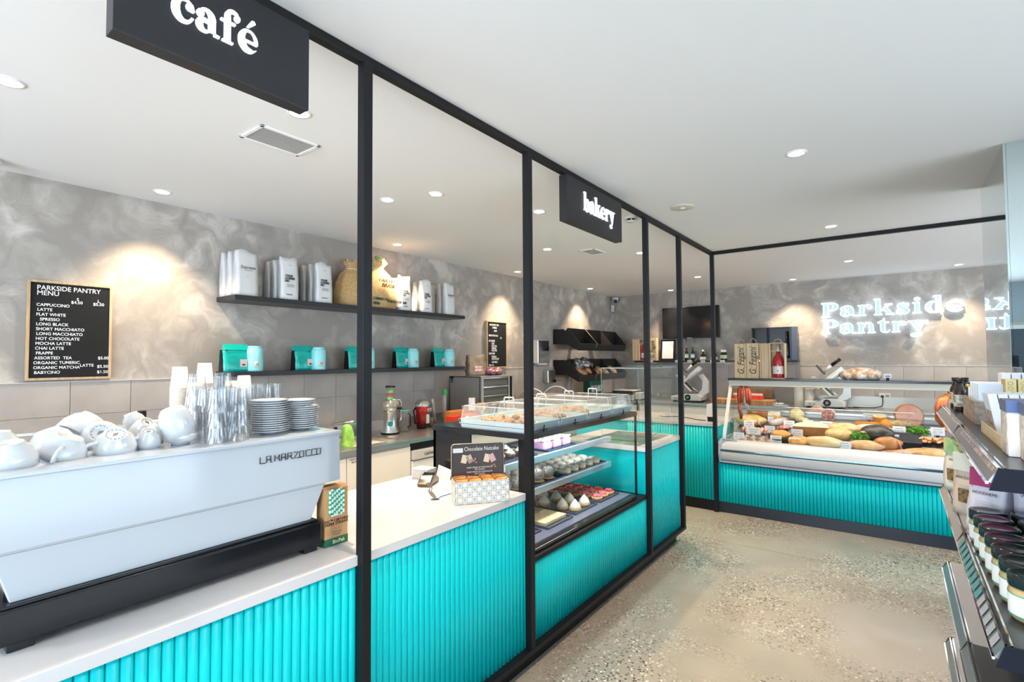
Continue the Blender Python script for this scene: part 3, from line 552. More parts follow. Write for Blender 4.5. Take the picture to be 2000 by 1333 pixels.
# top shelf
tray(-2.16,-1.77,2.28,2.62,1.006,'blue-black tray of dark cakes at the near end of the top shelf', navy)
tray(-2.16,-1.77,2.74,3.10,1.006,'blue-black tray of pink frosted cakes on the top shelf', navy)
kk = None
for i in range(3):
    for j in range(3):
        x, y = -2.08+i*.11, 2.35+j*.10; L = 'dark cake with white icing on the top shelf, %s from back, %s row' % (oo(i), oo(j))
        if kk is None:
            kk = thing('iced_cake', L, 'cake', (x,y,1.010), 0, 'dark iced cakes'); MB().lathe([(0,0),(.030,0),(.038,.03),(0,.032)], 18).build('cake', choc, kk)
            MB().lathe([(.03,.030),(.03,.036),(.018,.042),(.012,.05),(0,.056)], 14).build('icing', cream, kk)
        else: dup(kk, (x,y,1.010), i, L)
pk = mat('pink_sponge', (.55,.30,.50), .5); kk = None
for i in range(3):
    x, y = -1.86, 2.80+i*.12; L = 'pink sponge cake with white coconut top, %s along the top shelf' % oo(i)
    if kk is None:
        kk = thing('pink_cake', L, 'cake', (x,y,1.010), 0, 'pink cakes with white tops'); MB().box(-.05,.05,-.05,.05,0,.05).build('cake', pk, kk, bevel=.012)
        m = MB(); [m.ell((rnd.uniform(-.045,.045),rnd.uniform(-.045,.045),.052+rnd.uniform(0,.012)), (.012,.009,.006), 6, 4, seed=k) for k in range(40)]; o = m.build('topping', cream, kk); o['kind'] = 'stuff'
    else: dup(kk, (x,y,1.010), 0, L)
# ------------------------------------------------------------ lidded tubs on the case
tubw = mat('tub_white', (.56,.68,.71), .3)
rndc = random.Random(11); cf = None
for i in range(4):
    y0_, y1_ = 2.245+i*.345, 2.575+i*.345; who = ['nearest','second','third','farthest'][i]
    t = thing('pastry_tub', 'white tray tub with clear lid on the cake case, %s of the row' % who, 'tub', (-1.83,(y0_+y1_)/2,1.2005), 0, 'lidded pastry tubs on the display case')
    a, b = .245, .165
    MB().prism([(-a+.02,0),(a-.02,0),(a,.040),(a+.006,.043),(a+.006,.047),(a-.010,.047),(a-.012,.022),(-a+.012,.022),(-a+.010,.047),(-a-.006,.047),(-a-.006,.043),(-a,.040)], 'y', -b, b).box(-a,a,-b,-b+.008,.02,.047).box(-a,a,b-.008,b,.02,.047).build('tub', tubw, t)
    ld = MB(); zz = .125
    ld.prism([(-a+.006,.047),(-a+.03,zz),(a-.03,zz),(a-.006,.047),(a-.009,.047),(a-.033,zz-.003),(-a+.033,zz-.003),(-a+.009,.047)], 'y', -b+.012, b-.012)
    ld.box(-a+.012,a-.012,-b+.008,-b+.011,.047,zz).box(-a+.012,a-.012,b-.011,b-.008,.047,zz)
    L_ = ld.build('lid', lidp, t)
    m = MB()
    for s in (-1,1): m.tube([(-a+.006,s*(b-.010),.048),(-a+.030,s*(b-.012),zz),(a-.030,s*(b-.012),zz),(a-.006,s*(b-.010),.048)], .0022, 6)
    for s in (-1,1): m.tube([(s*(a-.030),-(b-.012),zz),(s*(a-.030),b-.012,zz)], .0018, 6)
    o = m.build('lid_edge', mat('lid_edge', (.80,.82,.82), .2), L_)
    MB().tube([(-.035,0,zz),(-.035,0,zz+.040),(-.03,0,zz+.046),(.03,0,zz+.046),(.035,0,zz+.040),(.035,0,zz)], .0045, 8).build('handle', whitem, L_)
    MB().tube([(a+.004,-.012,-.002),(a+.010,-.012,.03)], .003, 6).tube([(a+.010,-.035,.006),(a+.010,.02,.006)], .003, 6).build('clip', black, t)
    # contents
    if i < 3:
        n = 46 if i == 0 else 40
        for k in range(n):
            r = math.sqrt(rndc.random()); an = rndc.uniform(0,2*PI); px_, py_ = r*.165*math.cos(an), r*.105*math.sin(an); hz = .034+.045*(1-r)*rndc.random()
            loc = (-1.83+px_-.01, (y0_+y1_)/2+py_, 1.2+hz)
            L = 'brown cookie in the %s lidded tub, %s %s of the heap, %s layer' % (who, 'near' if py_ < -.035 else 'far' if py_ > .035 else 'middle', 'front' if px_ > .05 else 'back' if px_ < -.05 else 'centre', 'upper' if hz > .055 else 'lower')
            if cf is None:
                cf = MB().ell((0,0,0), (.026,.021,.014), 10, 7, noise=.09, seed=4).build('cookie', cookie, None, loc); tag(cf, L, 'cookie', 'cookies heaped in the %s tub' % who)
            else:
                c = again(cf, loc, rndc.uniform(0,6), L); c['group'] = 'cookies heaped in the %s tub' % who
                c.rotation_euler = (rndc.uniform(-.5,.5), rndc.uniform(-.5,.5), rndc.uniform(0,6))
    else:
        for k in range(3):
            o = MB().ell((0,0,0), (.05,.032,.016), 12, 7, noise=.05, seed=k).build('wrapped_loaf', mat('wrap_white', (.80,.80,.80), .2), None, (-1.95+.10*k,(y0_+y1_)/2+.02*k,1.242), (0,0,.4*k))
            tag(o, 'small white wrapped loaf, %s from the back in the farthest lidded tub' % oo(k), 'loaf', 'wrapped loaves in the farthest tub')
# ------------------------------------------------------------ espresso machine
em = thing('espresso_machine', 'long white espresso machine with black base on the near counter', 'coffee machine', (-1.95,.67,.908))
Y0, Y1 = .245, 1.095
B = lambda: MB()
B().box(-2.30,-1.690,Y0,Y1,.928,1.012).build('base_tray', mat('machine_black', (.006,.007,.010), .2), em, world=True, bevel=.006)
B().box(-2.26,-1.700,Y0+.01,Y1-.01,1.012,1.020).build('base_lip', MATS['machine_black'], em, world=True, bevel=.002)
for x in (-2.24,-1.735):
    for y in (Y0+.05, Y1-.038): B().box(x-.03,x+.035,y-.026,y+.026,.908,.93).build('foot', blackg, em, world=True, bevel=.003)
def slab(name, y00, y01, yt0, yt1, xb, xt, z0, z1, th, m_):
    v = [(xb,y00,z0),(xb,y01,z0),(xt,yt1,z1),(xt,yt0,z1),(xb-th,y00,z0),(xb-th,y01,z0),(xt-th,yt1,z1),(xt-th,yt0,z1)]
    return MB().add(v, [(0,1,2,3),(7,6,5,4),(0,4,5,1),(1,5,6,2),(2,6,7,3),(3,7,4,0)]).build(name, m_, em, world=True, bevel=.003)
slab('lower_panel', .275,1.066,.235,1.115,-1.716,-1.700,1.020,1.150,.02,white)
slab('upper_panel', .165,1.175,.165,1.175,-1.697,-1.703,1.146,1.322,.03,white)
B().box(-2.27,-1.690,.165,1.175,1.322,1.333).build('cup_deck', white, em, world=True, bevel=.002)
for y in (.158, 1.176): B().prism([(-1.715,1.150),(-1.715,1.328),(-2.28,1.328),(-2.28,1.20)], 'y', y, y+.006).build('side_panel', steel, em, world=True)
for y in (.166, 1.168): B().prism([(-1.735,1.02),(-1.715,1.15),(-2.1,1.15),(-2.15,1.02)], 'y', y+(.10 if y < 1 else -.10), y+(.106 if y < 1 else -.094)).build('side_leg', blackg, em, world=True)
B().box(-2.2,-1.75,.30,1.05,1.02,1.322).build('boiler_body', steel, em, world=True)
B().tube([(-2.25,.17,1.333),(-2.25,.17,1.365),(-2.25,1.17,1.365),(-2.25,1.17,1.333)], .005, 8).build('cup_rail', chrome, em, world=True)
B().box(-1.689,-1.688,.235,1.108,1.1435,1.1450).build('seam', inkg, em, world=True)
# badge lettering drawn as connected strokes
bd = {'L':[[(0,1),(0,0),(1,0)]],'A':[[(0,0),(0,1),(.8,1),(.8,0),(1.1,0)],[(0,.45),(.8,.45)]],'M':[[(0,0),(0,1),(.45,.35),(.9,1),(.9,0),(1.2,0)]],
 'R':[[(0,0),(0,1),(.8,1),(.8,.5),(0,.5)],[(.5,.5),(.9,0),(1.15,0)]],'Z':[[(0,1),(.9,1),(.1,0),(1.2,0)]],'O':[[(0,0),(0,1),(.85,1),(.85,0),(0,0)]],
 'C':[[(1.0,1),(.1,1),(.1,0),(1.15,0)]],'T':[[(-.1,1),(1.15,1)],[(.45,1),(.45,0),(1.1,0)]]}
m = MB(); yy = .868
for ch in 'LA MARZOCCO':
    if ch == ' ': yy += .006; continue
    for pl in bd[ch]: m.tube([(-1.6965, yy+p[0]*.0175, 1.256+p[1]*.021) for p in pl], .0016, 5)
    yy += .0222 if ch != 'M' else .0240
m.build('badge', inkb, em, world=True)
# ------------------------------------------------------------ cups
def cup_parts(t, r, h, logo=False, hand=True, mug=False):
    if mug: pr = [(0,.002),(r*.60,.002),(r*.64,0),(r*.70,.003),(r*.84,h*.14),(r*.97,h*.40),(r*1.0,h*.65),(r*.98,h),(r*.98-.003,h),(r-.004,h*.65),(r*.9,h*.3),(r*.6,h*.08),(0,h*.07)]
    else: pr = [(0,.003),(r*.46,.003),(r*.50,0),(r*.54,0),(r*.55,.005),(r*.80,h*.28),(r*.96,h*.62),(r,h),(r-.003,h),(r*.93,h*.62),(r*.74,h*.3),(r*.4,h*.1),(0,h*.09)]
    MB().lathe(pr, 32).build('bowl', china, t)
    if hand: MB().tube([(r*.93,0,h*.80),(r*1.22,0,h*.88),(r*1.50,0,h*.80),(r*1.58,0,h*.58),(r*1.45,0,h*.36),(r*1.15,0,h*.26),(r*.80,0,h*.30)], [.0055,.005,.0045,.0045,.0045,.005,.0055], 8).build('handle', china, t)
    if logo:
        m = MB()
        for k in range(14): a = k*2*PI/14; m.box(-.0022,.0022,-.0006,.0006,.0022,.0028,0,Matrix.Rotation(a,4,'Z') @ Matrix.Translation((0,r*.40,0)) )
        for k in (-1,0,1): m.box(-.0008,.0008,-.006,.006,.0022,.0028,0,Matrix.Translation((k*.004,0,0)) @ Matrix.Rotation(.5,4,'Z'))
        m.build('base_stamp', inkb, t)
def cup(loc, bd, spin, r, h, lab, **k):
    q = Vector(bd).to_track_quat('-Z', 'X') @ Euler((0,0,math.radians(spin))).to_quaternion()
    t = thing('cup', lab, 'cup', loc, q.to_euler(), 'white cups piled on the coffee machine'); cup_parts(t, r, h, **k); return t
R_ = math.radians
cup((-2.00,.285,1.408),(0,0,1),0,.055,.070,'upturned white cup at the far left of the pile, behind the handled one',hand=False)
cup((-1.795,.280,1.397),(.15,-.12,1),-115,.053,.062,'white cup lying upside down at the front left, its handle to the right')
cup((-1.985,.385,1.402),(-.1,-.35,1),60,.056,.066,'white cup upside down behind the front row, left of the tilted bowl',hand=False)
cup((-2.045,.510,1.424),(-.15,.62,.75),0,.060,.070,'large white bowl cup tilted on top, showing its dark inside',hand=False)
cup((-1.830,.408,1.392),(.25,.30,.9),-105,.056,.062,'white cup tipped on its rim in the front row, second from the left')
cup((-1.935,.500,1.385),(.85,-.25,.42),90,.053,.064,'white cup on its side showing the round black base stamp',logo=True,hand=False)
cup((-1.815,.505,1.390),(.50,-.12,.85),-110,.054,.060,'upturned white cup with black base stamp in the front row',logo=True)
cup((-2.07,.615,1.424),(-.1,-.35,.9),0,.036,.060,'small white cup standing upside down at the back of the pile',hand=False)
cup((-1.96,.630,1.402),(.62,.15,.75),20,.036,.055,'small white cup leaning with a dark stamp on its base',logo=True,hand=False)
cup((-2.08,.700,1.392),(0,0,1),10,.042,.058,'small white cup half hidden behind the big tilted mug',hand=False)
cup((-1.830,.592,1.388),(.35,-.05,.9),-115,.035,.055,'small white espresso cup upside down in front, with logo base',logo=True)
cup((-1.92,.655,1.392),(.45,.30,.85),-80,.034,.054,'small white espresso cup leaning against the big mug')
cup((-1.835,.655,1.449),(.05,-.30,.95),0,.048,.095,'big white mug tilted on top of another beside the tumblers',hand=False,mug=True)
cup((-1.838,.682,1.3335),(0,.0,-1),0,.047,.034,'white bowl under the big tilted mug beside the tumblers',hand=False)
t = thing('machine_valve', 'small black steam valve knob poking up behind the white cups', 'valve', (-2.24,.70,1.333)); MB().cyl((0,0,0),.008,.06,10).build('stem', chrome, t); MB().cyl((0,0,.06),.016,.022,12).build('knob', black, t)
# tumblers
tm = None; npn = 12
def tumbler(t):
    vs = []; fs = []; n = 36; prof = [(0,.0),(.024,.0),(.026,.003),(.0285,.03),(.032,.055),(.0345,.078),(.0325,.078),(.030,.055),(.0255,.012),(0,.011)]
    for r, z in prof:
        for k in range(n): f = 1-.075*(1 if k%3 == 0 else 0)*(1 if 0 < z < .056 and r > .0256 else 0); vs.append((r*f*math.cos(2*PI*k/n)+0, r*f*math.sin(2*PI*k/n), z))
    for j in range(len(prof)-1):
        for k in range(n): k2 = (k+1)%n; fs.append((j*n+k,j*n+k2,(j+1)*n+k2,(j+1)*n+k))
    return MB().add(vs, fs, 0, False)
rows = [(-1.785,[.768,.838],3,'front'),(-1.86,[.765,.835],3,'second'),(-1.935,[.765,.850,.935,1.01],3,'third'),(-2.01,[.80,.87,.94,1.01,1.08],3,'rear')]
lv = ['bottom','middle','upper','top']
for x, ys, nl, nm in rows:
    for j, y in enumerate(ys):
        for l in range(nl + (1 if (nm == 'third' and j < 2) else 0)):
            L = 'upturned clear fluted tumbler, %s of the %s stack in the %s row on the machine' % (lv[l], oo(j), nm)
            p = (x+rnd.uniform(-.002,.002), y, 1.411+.0485*l)
            if tm is None: tm = tumbler(None).build('tumbler', glassd, None, p, (PI,0,0)); tag(tm, L, 'glass', 'clear tumblers stacked on the coffee machine')
            else: again(tm, p, 0, L).rotation_euler = (PI,0,j*.3+l)
# saucers
sc_ = None
for st, (x, y, n, nm) in enumerate([(-1.835,.972,15,'left'),(-1.845,1.100,14,'right')]):
    for k in range(n):
        L = 'white saucer, %s from the bottom of the %s stack on the machine' % (oo(k), nm)
        p = (x+rnd.uniform(-.002,.002)+(-.008 if st and k > 10 else 0), y+rnd.uniform(-.002,.002)+(-.010 if st and k > 10 else 0), 1.3335+k*.0078)
        if sc_ is None:
            sc_ = MB().lathe([(0,.003),(.025,.003),(.027,0),(.030,0),(.032,.004),(.058,.009),(.0655,.0125),(.0655,.0145),(.058,.0115),(.03,.006),(0,.0055)], 40).build('saucer', china, None, p); tag(sc_, L, 'saucer', 'white saucers stacked on the coffee machine')
        else: again(sc_, p, rnd.uniform(0,6), L)
# paper cups, nested stacks of upturned takeaway cups behind the cups
pcm = mat('paper_cup', (.66,.62,.56), .65); pq = None
for (x, y, n, nm) in [(-2.22,.818,24,'tallest left'),(-2.215,.905,26,'far tall'),(-2.16,.848,15,'short front'),(-2.20,1.003,15,'short right'),(-2.215,1.060,18,'rightmost')]:
    for k in range(n):
        L = 'white ribbed paper cup, %s from the bottom of the %s stack behind the tumblers' % (oo(k) if k < 25 else 'topmost', nm)
        p = (x, y, 1.42+.0068*k)
        if pq is None:
            pq = MB().lathe([(0,.0),(.024,.0),(.031,.078),(.033,.080),(.033,.083),(.030,.083),(.0295,.078),(.023,.003),(0,.003)], 20).build('paper_cup', pcm, None, p, (PI,0,0)); tag(pq, L, 'paper cup', 'paper cups nested in stacks')
        else: again(pq, p, 0, L).rotation_euler = (PI,0,0)
# ------------------------------------------------------------ things on the worktop
t = thing('straw_box', 'brown card box of green striped paper straws beside the coffee machine', 'box', (-1.72,1.158,.908))
bx = (-1.747,-1.693,1.106,1.208)
B().box(-1.747,-1.694,1.108,1.206,.9085,1.119).build('carton', kraft, t, world=True, bevel=.0008)
B().prism([(-1.747,1.119),(-1.705,1.119),(-1.71,1.126),(-1.745,1.126)], 'y', 1.108, 1.206).build('flap', kraft, t, world=True)
B().box(-1.7475,-1.6925,1.1075,1.2065,.909,.937).build('green_band', mat('band_green', (.02,.12,.055), .6), t, world=True)
straw = mat('straw_white', (.85,.85,.82), .6); ma = MB(); mg = MB()
for k in range(7):
    y = 1.128+.0094*k; x = -1.6915; z0, z1 = 1.024-(.006 if 0 < k < 6 else 0), 1.112+(.005 if 0 < k < 6 else 0)
    ma.cyl((x,y,z0), .0048, z1-z0, 8)
    for q in range(5):
        zz = z0+(z1-z0)*((q+k*.30)%5)/5; mg.cyl((x,y,zz), .0051, min(.0085, z1-zz), 8)
ma.build('straws', straw, t, world=True)['kind'] = 'stuff'; mg.build('straw_stripes', green, t, world=True)['kind'] = 'stuff'
E1 = lambda s, z, sz, m_, y=1.158: txt('lettering', t, s, sz, (-1.6932,y,z), (0,1,0), (0,0,1), m_, align='CENTER')
E1('FSC\u2122 CERTIFIED', .996, .0135, inkb); E1('PAPER STRAWS', .984, .0145, inkb)
E1('Green Stripe', .955, .009, inkg); E1('BioStraw', .946, .009, inkg)
txt('lettering', t, 'BioPak', .019, (-1.6922,1.166,.9165), (0,1,0), (0,0,1), mat('gold_text', (.75,.70,.45), .5), align='CENTER')
m = MB(); [m.tube([(-1.6932, yc+.008*math.cos(a*.5), .973+.008*math.sin(a*.5)) for a in range(13)], .0005, 4, closed=True) for yc in (1.143,1.173)]; m.build('icons', inkg, t, world=True)
# cable hole and card reader
t = thing('cable_grommet', 'white ring cable hole in the worktop below the card reader', 'grommet', (-1.835,1.81,.908))
MB().lathe([(.032,0),(.032,.002),(.024,.003),(.022,.0005)], 28).build('ring', white, t); MB().cyl((0,0,.0003), .022, .0004, 24).build('hole', inkb, t)
t = thing('card_reader', 'black and bronze card payment terminal lying on the worktop', 'payment terminal', (-2.10,2.02,.908), 0)
T = Matrix.Translation((-2.10,2.02,.908)) @ Matrix.Rotation(R_(-68),4,'Z')
MB().prism([(-.085,0),(.085,0),(.088,.018),(.03,.050),(-.02,.052),(-.080,.022)], 'y', -.038, .038).build('body', mat('reader_bronze', (.16,.12,.08), .18, .6), t, None, (0,0,R_(-62)), bevel=.008)
MB().prism([(-.015,.053),(.028,.0505),(.08,.023),(.075,.02),(-.01,.048)], 'y', -.033, .033).build('keypad', blackg, t, None, (0,0,R_(-62)), bevel=.002)
MB().tube([(-.015,-.03,.052),(-.015,.03,.052)], .007, 10).build('paper_slot', black, t, None, (0,0,R_(-62)))
pts = [(-2.03,1.93,.93),(-2.00,1.91,.945),(-1.965,1.90,.93),(-1.95,1.88,.915),(-1.90,1.85,.912),(-1.86,1.825,.912),(-1.84,1.812,.905)]
o = MB().tube(pts, .0035, 8).tube([(a+.01,b+.006,c_+.004*math.sin(i*2)) for i, (a,b,c_) in enumerate(pts)], .003, 8).build('cord', mat('cord_grey', (.10,.10,.11), .4), None); tag(o, 'twisted grey cord running from the card reader into the worktop hole', 'cable')
o = MB().tube([(-1.84,1.818,.905),(-1.835,1.85,.914),(-1.825,1.90,.918),(-1.81,1.95,.915)], .0022, 8).build('cord', mat('cord_blue', (.02,.08,.45), .4), None); tag(o, 'thin blue cord running from the hole to the patterned tin', 'cable')
o = None; pr = thing('paper_pile', 'small pile of white paper slips behind the card reader', 'paper', (-2.22,2.10,.908), R_(10))
for k in range(14): MB().box(-.055,.055,-.045,.045,.0015+k*.0042,.004+k*.0042).build('sheet', paperw, pr, None, (0,0,rnd.uniform(-.05,.05)))
t = thing('napkin_sheet', 'white receipt paper sheet leaning behind the card reader', 'paper', (-2.10,2.13,.908), R_(8)); MB().add([(-.05,0,0),(.05,0,0),(.05,.02,.055),(-.05,.03,.075),(-.05,.002,0),(.05,.002,0),(.05,.022,.055),(-.05,.032,.075)], [(0,1,2,3),(7,6,5,4),(0,3,7,4),(1,5,6,2),(2,6,7,3),(0,4,5,1)]).build('sheet', paperw, t)
# patterned biscuit tin with open lid
t = thing('biscuit_tin', 'blue patterned open tin of wrapped nougat bars on the worktop', 'tin', (-1.646,1.930,.908), R_(52.6))
tin = bpy.data.materials.new('tin_pattern'); tin.use_nodes = True; nt = tin.node_tree; b = nt.nodes['Principled BSDF']; b.inputs['Roughness'].default_value = .3
tc = nt.nodes.new('ShaderNodeTexCoord'); sx = nt.nodes.new('ShaderNodeSeparateXYZ'); nt.links.new(tc.outputs['Object'], sx.inputs[0])
def mth(op, a, b_=None):
    n = nt.nodes.new('ShaderNodeMath'); n.operation = op
    for i, v in enumerate((a, b_)):
        if v is None: continue
        if isinstance(v, (int,float)): n.inputs[i].default_value = v
        else: nt.links.new(v, n.inputs[i])
    return n.outputs[0]
hx = mth('ADD', sx.outputs[0], sx.outputs[1]); PT = .0235
fx = mth('ABSOLUTE', mth('SUBTRACT', mth('FRACT', mth('DIVIDE', mth('ADD', hx, 1), PT)), .5)); fz = mth('ABSOLUTE', mth('SUBTRACT', mth('FRACT', mth('DIVIDE', mth('ADD', sx.outputs[2], 1), PT)), .5))
dd = mth('ADD', fx, fz); lat = mth('LESS_THAN', mth('ABSOLUTE', mth('SUBTRACT', mth('POWER', mth('ADD', mth('MULTIPLY', fx, fx), mth('MULTIPLY', fz, fz)), .5), .5)), .04)
dotc = mth('LESS_THAN', dd, .12); dcor = mth('GREATER_THAN', dd, .90)
ck = mth('GREATER_THAN', mth('FRACT', mth('ADD', mth('MULTIPLY', mth('FLOOR', mth('DIVIDE', mth('ADD', hx, 1), PT)), .5), mth('MULTIPLY', mth('FLOOR', mth('DIVIDE', mth('ADD', sx.outputs[2], 1), PT)), .5))), .25)
ring = mth('MULTIPLY', mth('LESS_THAN', mth('ABSOLUTE', mth('SUBTRACT', dd, .27)), .09), ck)
def mixc(f, a, c):
    n = nt.nodes.new('ShaderNodeMix'); n.data_type = 'RGBA'; nt.links.new(f, n.inputs[0])
    if isinstance(a, tuple): n.inputs[6].default_value = (*a,1)
    else: nt.links.new(a, n.inputs[6])
    n.inputs[7].default_value = (*c,1); return n.outputs[2]
cl = mixc(lat, (.78,.74,.66), (.35,.30,.25)); cl = mixc(ring, cl, (.10,.42,.62)); cl = mixc(mth('MULTIPLY', dotc, ck), cl, (.55,.14,.08)); cl = mixc(dcor, cl, (.02,.03,.10)); nt.links.new(cl, b.inputs['Base Color'])
W_, D_, H_ = .133, .056, .108
MB().box(-W_,W_,-D_,D_,0,.004).box(-W_,W_,-D_,-D_+.003,0,H_).box(-W_,W_,D_-.003,D_,0,H_).box(-W_,-W_+.003,-D_,D_,0,H_).box(W_-.003,W_,-D_,D_,0,H_).build('tin_body', tin, t)
lm = MB().box(-W_,W_,D_+.002,D_+.010,H_-.01,H_+.160).build('lid', mat('lid_brown', (.055,.042,.042), .3), t, bevel=.004)
MB().tube([(-W_,D_,H_),(-W_,D_,H_+.152),(-W_+.012,D_,H_+.161),(W_-.012,D_,H_+.161),(W_,D_,H_+.152),(W_,D_,H_)], .0025, 6).build('lid_rim', mat('gold_rim', (.55,.5,.38), .3, .8), lm)
fy = D_+.0012
txt('lettering', lm, 'Chocolate Nutcake', .028, (.02,fy,H_+.125), (1,0,0), (0,0,1), mat('cream_ink', (.8,.76,.68), .5), align='CENTER', world=False, xs=.8)
for s_, z_ in (('DARK PIECES OF CHOCOLATE',.038),('70% CACAO',.028),('DARK PIECES OF CHOCOLATE',.016),('60% CACAO',.006)): txt('lettering', lm, s_, .0095, (.01,fy,H_+z_), (1,0,0), (0,0,1), MATS['cream_ink'], align='CENTER', world=False)
for cx, dx, mm in ((-.055,-.013,mat('print_nougat', (.70,.60,.42), .5)),(-.055,.014,mat('print_choc', (.30,.20,.18), .5, col2=(.6,.45,.36), vs=60)),(.06,-.013,mat('print_nougat', (.7,.6,.42))),(.06,.014,mat('print_pink', (.62,.40,.36), .5))):
    MB().box(-.014,.014,-.0012,0,-.020,.020,0,Matrix.Translation((cx+dx,fy-abs(dx)*.01,H_+.085)) @ Matrix.Rotation(-.45 if dx > 0 else .25,4,'Y')).build('printed_bar', mm, lm)
m = MB(); [m.ell((x_,fy-.0005,H_+z_), (.0055,.0012,.004), 8, 5) for x_, z_ in ((-.018,.075),(-.008,.066),(-.013,.084),(.085,.050),(.074,.045),(.090,.040))]; m.build('printed_nuts', mat('print_nut', (.45,.25,.14), .5), lm)
MB().box(-.125,-.075,fy-.0006,fy,H_+.118,H_+.140).build('price_sticker', paperw, lm)
foil = mat('amber_wrapper', (.50,.14,.02), .12, col2=(.85,.42,.10), vs=30, coat=.6)
for j in range(2):
    for i in range(4): MB().box(-.030,.030,-.023,.023,-.009,.009).build('wrapped_bar', foil, t, (-.096+i*.064, -.026+j*.052, .106), (rnd.uniform(-.15,.15), rnd.uniform(-.1,.1), rnd.uniform(-.08,.08)), bevel=.005)
# ------------------------------------------------------------ rear bench along the shelf wall
t = thing('rear_bench', 'white cupboard bench with stainless top along the shelf wall', 'bench', (-3.8,3.6,0))
B().box(-4.10,-3.44,.3,7.9,.1,.862).build('carcass', cabw, t, world=True); B().box(-4.10,-3.50,.3,7.9,0,.1).build('kickboard', black, t, world=True)
B().box(-4.12,-3.400,.3,2.53,.865,.9).box(-4.12,-3.400,3.02,8.0,.865,.9).box(-3.50,-3.40,2.53,3.02,.865,.9).box(-4.12,-3.98,2.53,3.02,.865,.9).build('steel_top', steelb, t, world=True, bevel=.003)
B().box(-4.1205,-4.110,.3,8.0,.9,1.0).build('upstand', steelb, t, world=True)
B().box(-3.98,-3.50,2.53,2.54,.70,.895).box(-3.98,-3.50,3.01,3.02,.70,.895).box(-3.98,-3.97,2.54,3.01,.70,.895).box(-3.51,-3.50,2.54,3.01,.70,.895).box(-3.97,-3.51,2.54,3.01,.70,.71).build('sink', steel, t, world=True)
ys = [.33,.98,1.63,2.425,3.078]
for a, b in zip(ys, ys[1:]):
    d = B().box(-3.44,-3.422,a+.003,b-.003,.12,.835).build('door', cabw, t, world=True, bevel=.002)
for a in (3.82,4.5,5.2,5.9,6.6,7.3): B().box(-3.44,-3.422,a+.003,a+.677,.12,.835).build('door', cabw, t, world=True, bevel=.002)
m = MB(); txt('lettering', t, 'Cafe & Take Away', .020, (-3.4215,2.45,.812), (0,1,0), (0,0,1), inkb, xs=.9); txt('lettering', t, 'Bag Storage', .018, (-3.4215,2.47,.792), (0,1,0), (0,0,1), inkb, xs=.9)
t = thing('dishwasher', 'white undercounter dishwasher with grey control panel below the steel bench', 'dishwasher', (-3.6,3.45,.1))
B().box(-3.445,-3.43,3.085,3.80,.80,.862).build('dark_gap', black, t, world=True)  # black sheet painting the dark gap between dishwasher and bench top
B().box(-3.44,-3.40,3.09,3.79,.715,.795).build('control_panel', mat('panel_grey', (.45,.44,.41), .4), t, world=True, bevel=.004)
txt('lettering', t, 'CAFFIA', .035, (-3.398,3.22,.742), (0,1,0), (0,0,1), inkb)
B().box(-3.44,-3.415,3.09,3.79,.12,.705).build('door', whitem, t, world=True, bevel=.004)
B().box(-3.415,-3.395,3.10,3.22,.58,.60).box(-3.40,-3.385,3.19,3.215,.52,.65).build('door_handle', chrome, t, world=True, bevel=.003)
t = thing('tap', 'chrome sink tap behind the coffee machine', 'tap', (-3.93,2.62,.9)); MB().tube([(0,0,0),(0,0,.10),(.02,.02,.14),(.12,.06,.16),(.20,.10,.165)], .012, 10).build('spout', steel, t); MB().cyl((.20,.10,.155), .02, .03, 12, ax='x').build('tip', chrome, t)
cm = mat('green_cloth', (.30,.62,.12), .9, var=.25, vs=20)
o = MB().add([(x_+.02*math.sin(j*1.3+i), y_, z_) for i, (x_) in enumerate((-3.78,-3.74,-3.70)) for j, (y_, z_) in enumerate(((2.60,1.055),(2.60,.92),(2.59,.80),(2.70,1.065),(2.72,.90),(2.69,.79)))], [(0,1,7,6),(1,2,8,7),(3,9,10,4),(4,10,11,5),(0,6,9,3),(6,7,13,12),(7,8,14,13),(9,15,16,10),(10,16,17,11),(6,12,15,9),(0,3,4,1),(1,4,5,2),(12,13,16,15),(13,14,17,16),(2,5,11,8),(8,11,17,14)], 0, True).build('dishcloth', cm)
o.modifiers.new('s','SUBSURF').levels = 2; o.modifiers['s'].render_levels = 2; tag(o, 'bright green dishcloth hanging over the sink tap', 'cloth')
t = thing('splash_guard', 'upright steel splash panel on the bench left of the sink', 'panel', (-3.76,2.32,.9)); MB().box(-.34,.34,-.008,.008,.0,.185).build('panel', steelb, t); MB().box(.34,.352,-.012,.012,.0,.19).build('edge', black, t)
# juicer
t = thing('juicer', 'stainless juicer with clear fruit chute on the steel bench', 'juicer', (-3.84,3.20,.9))
MB().lathe([(0,0),(.085,0),(.088,.012),(.080,.016)], 32).build('foot_ring', black, t)
MB().lathe([(.082,.014),(.078,.03),(.062,.07),(.060,.19),(.066,.205),(.066,.21),(0,.21)], 32).build('body', steel, t)
MB().lathe([(.056,.21),(.072,.235),(.080,.27),(.078,.275),(0,.275)], 32).build('filter_bowl', mat('bowl_clear', (.5,.47,.38), .08, .6), t)
MB().lathe([(.082,.275),(.078,.30),(.06,.315),(.044,.32)], 28).build('lid', MATS['bowl_clear'], t)
MB().lathe([(.040,.315),(.044,.44),(.041,.44),(.038,.316)], 24).build('feed_chute', lidp, t)
MB().lathe([(.045,.435),(.046,.45),(0,.45)], 24).build('chute_cap', black, t)
for z, c_, n in ((.335,(.2,.55,.03),'green_band'),(.362,(.6,.03,.02),'red_band'),(.40,(.3,.65,.05),'green_band')): MB().lathe([(.0365,z-.012),(.0365,z+.013),(0,z+.013)], 20).build('fruit', mat(n+'_fruit', c_, .4, var=.4, vs=40), t)
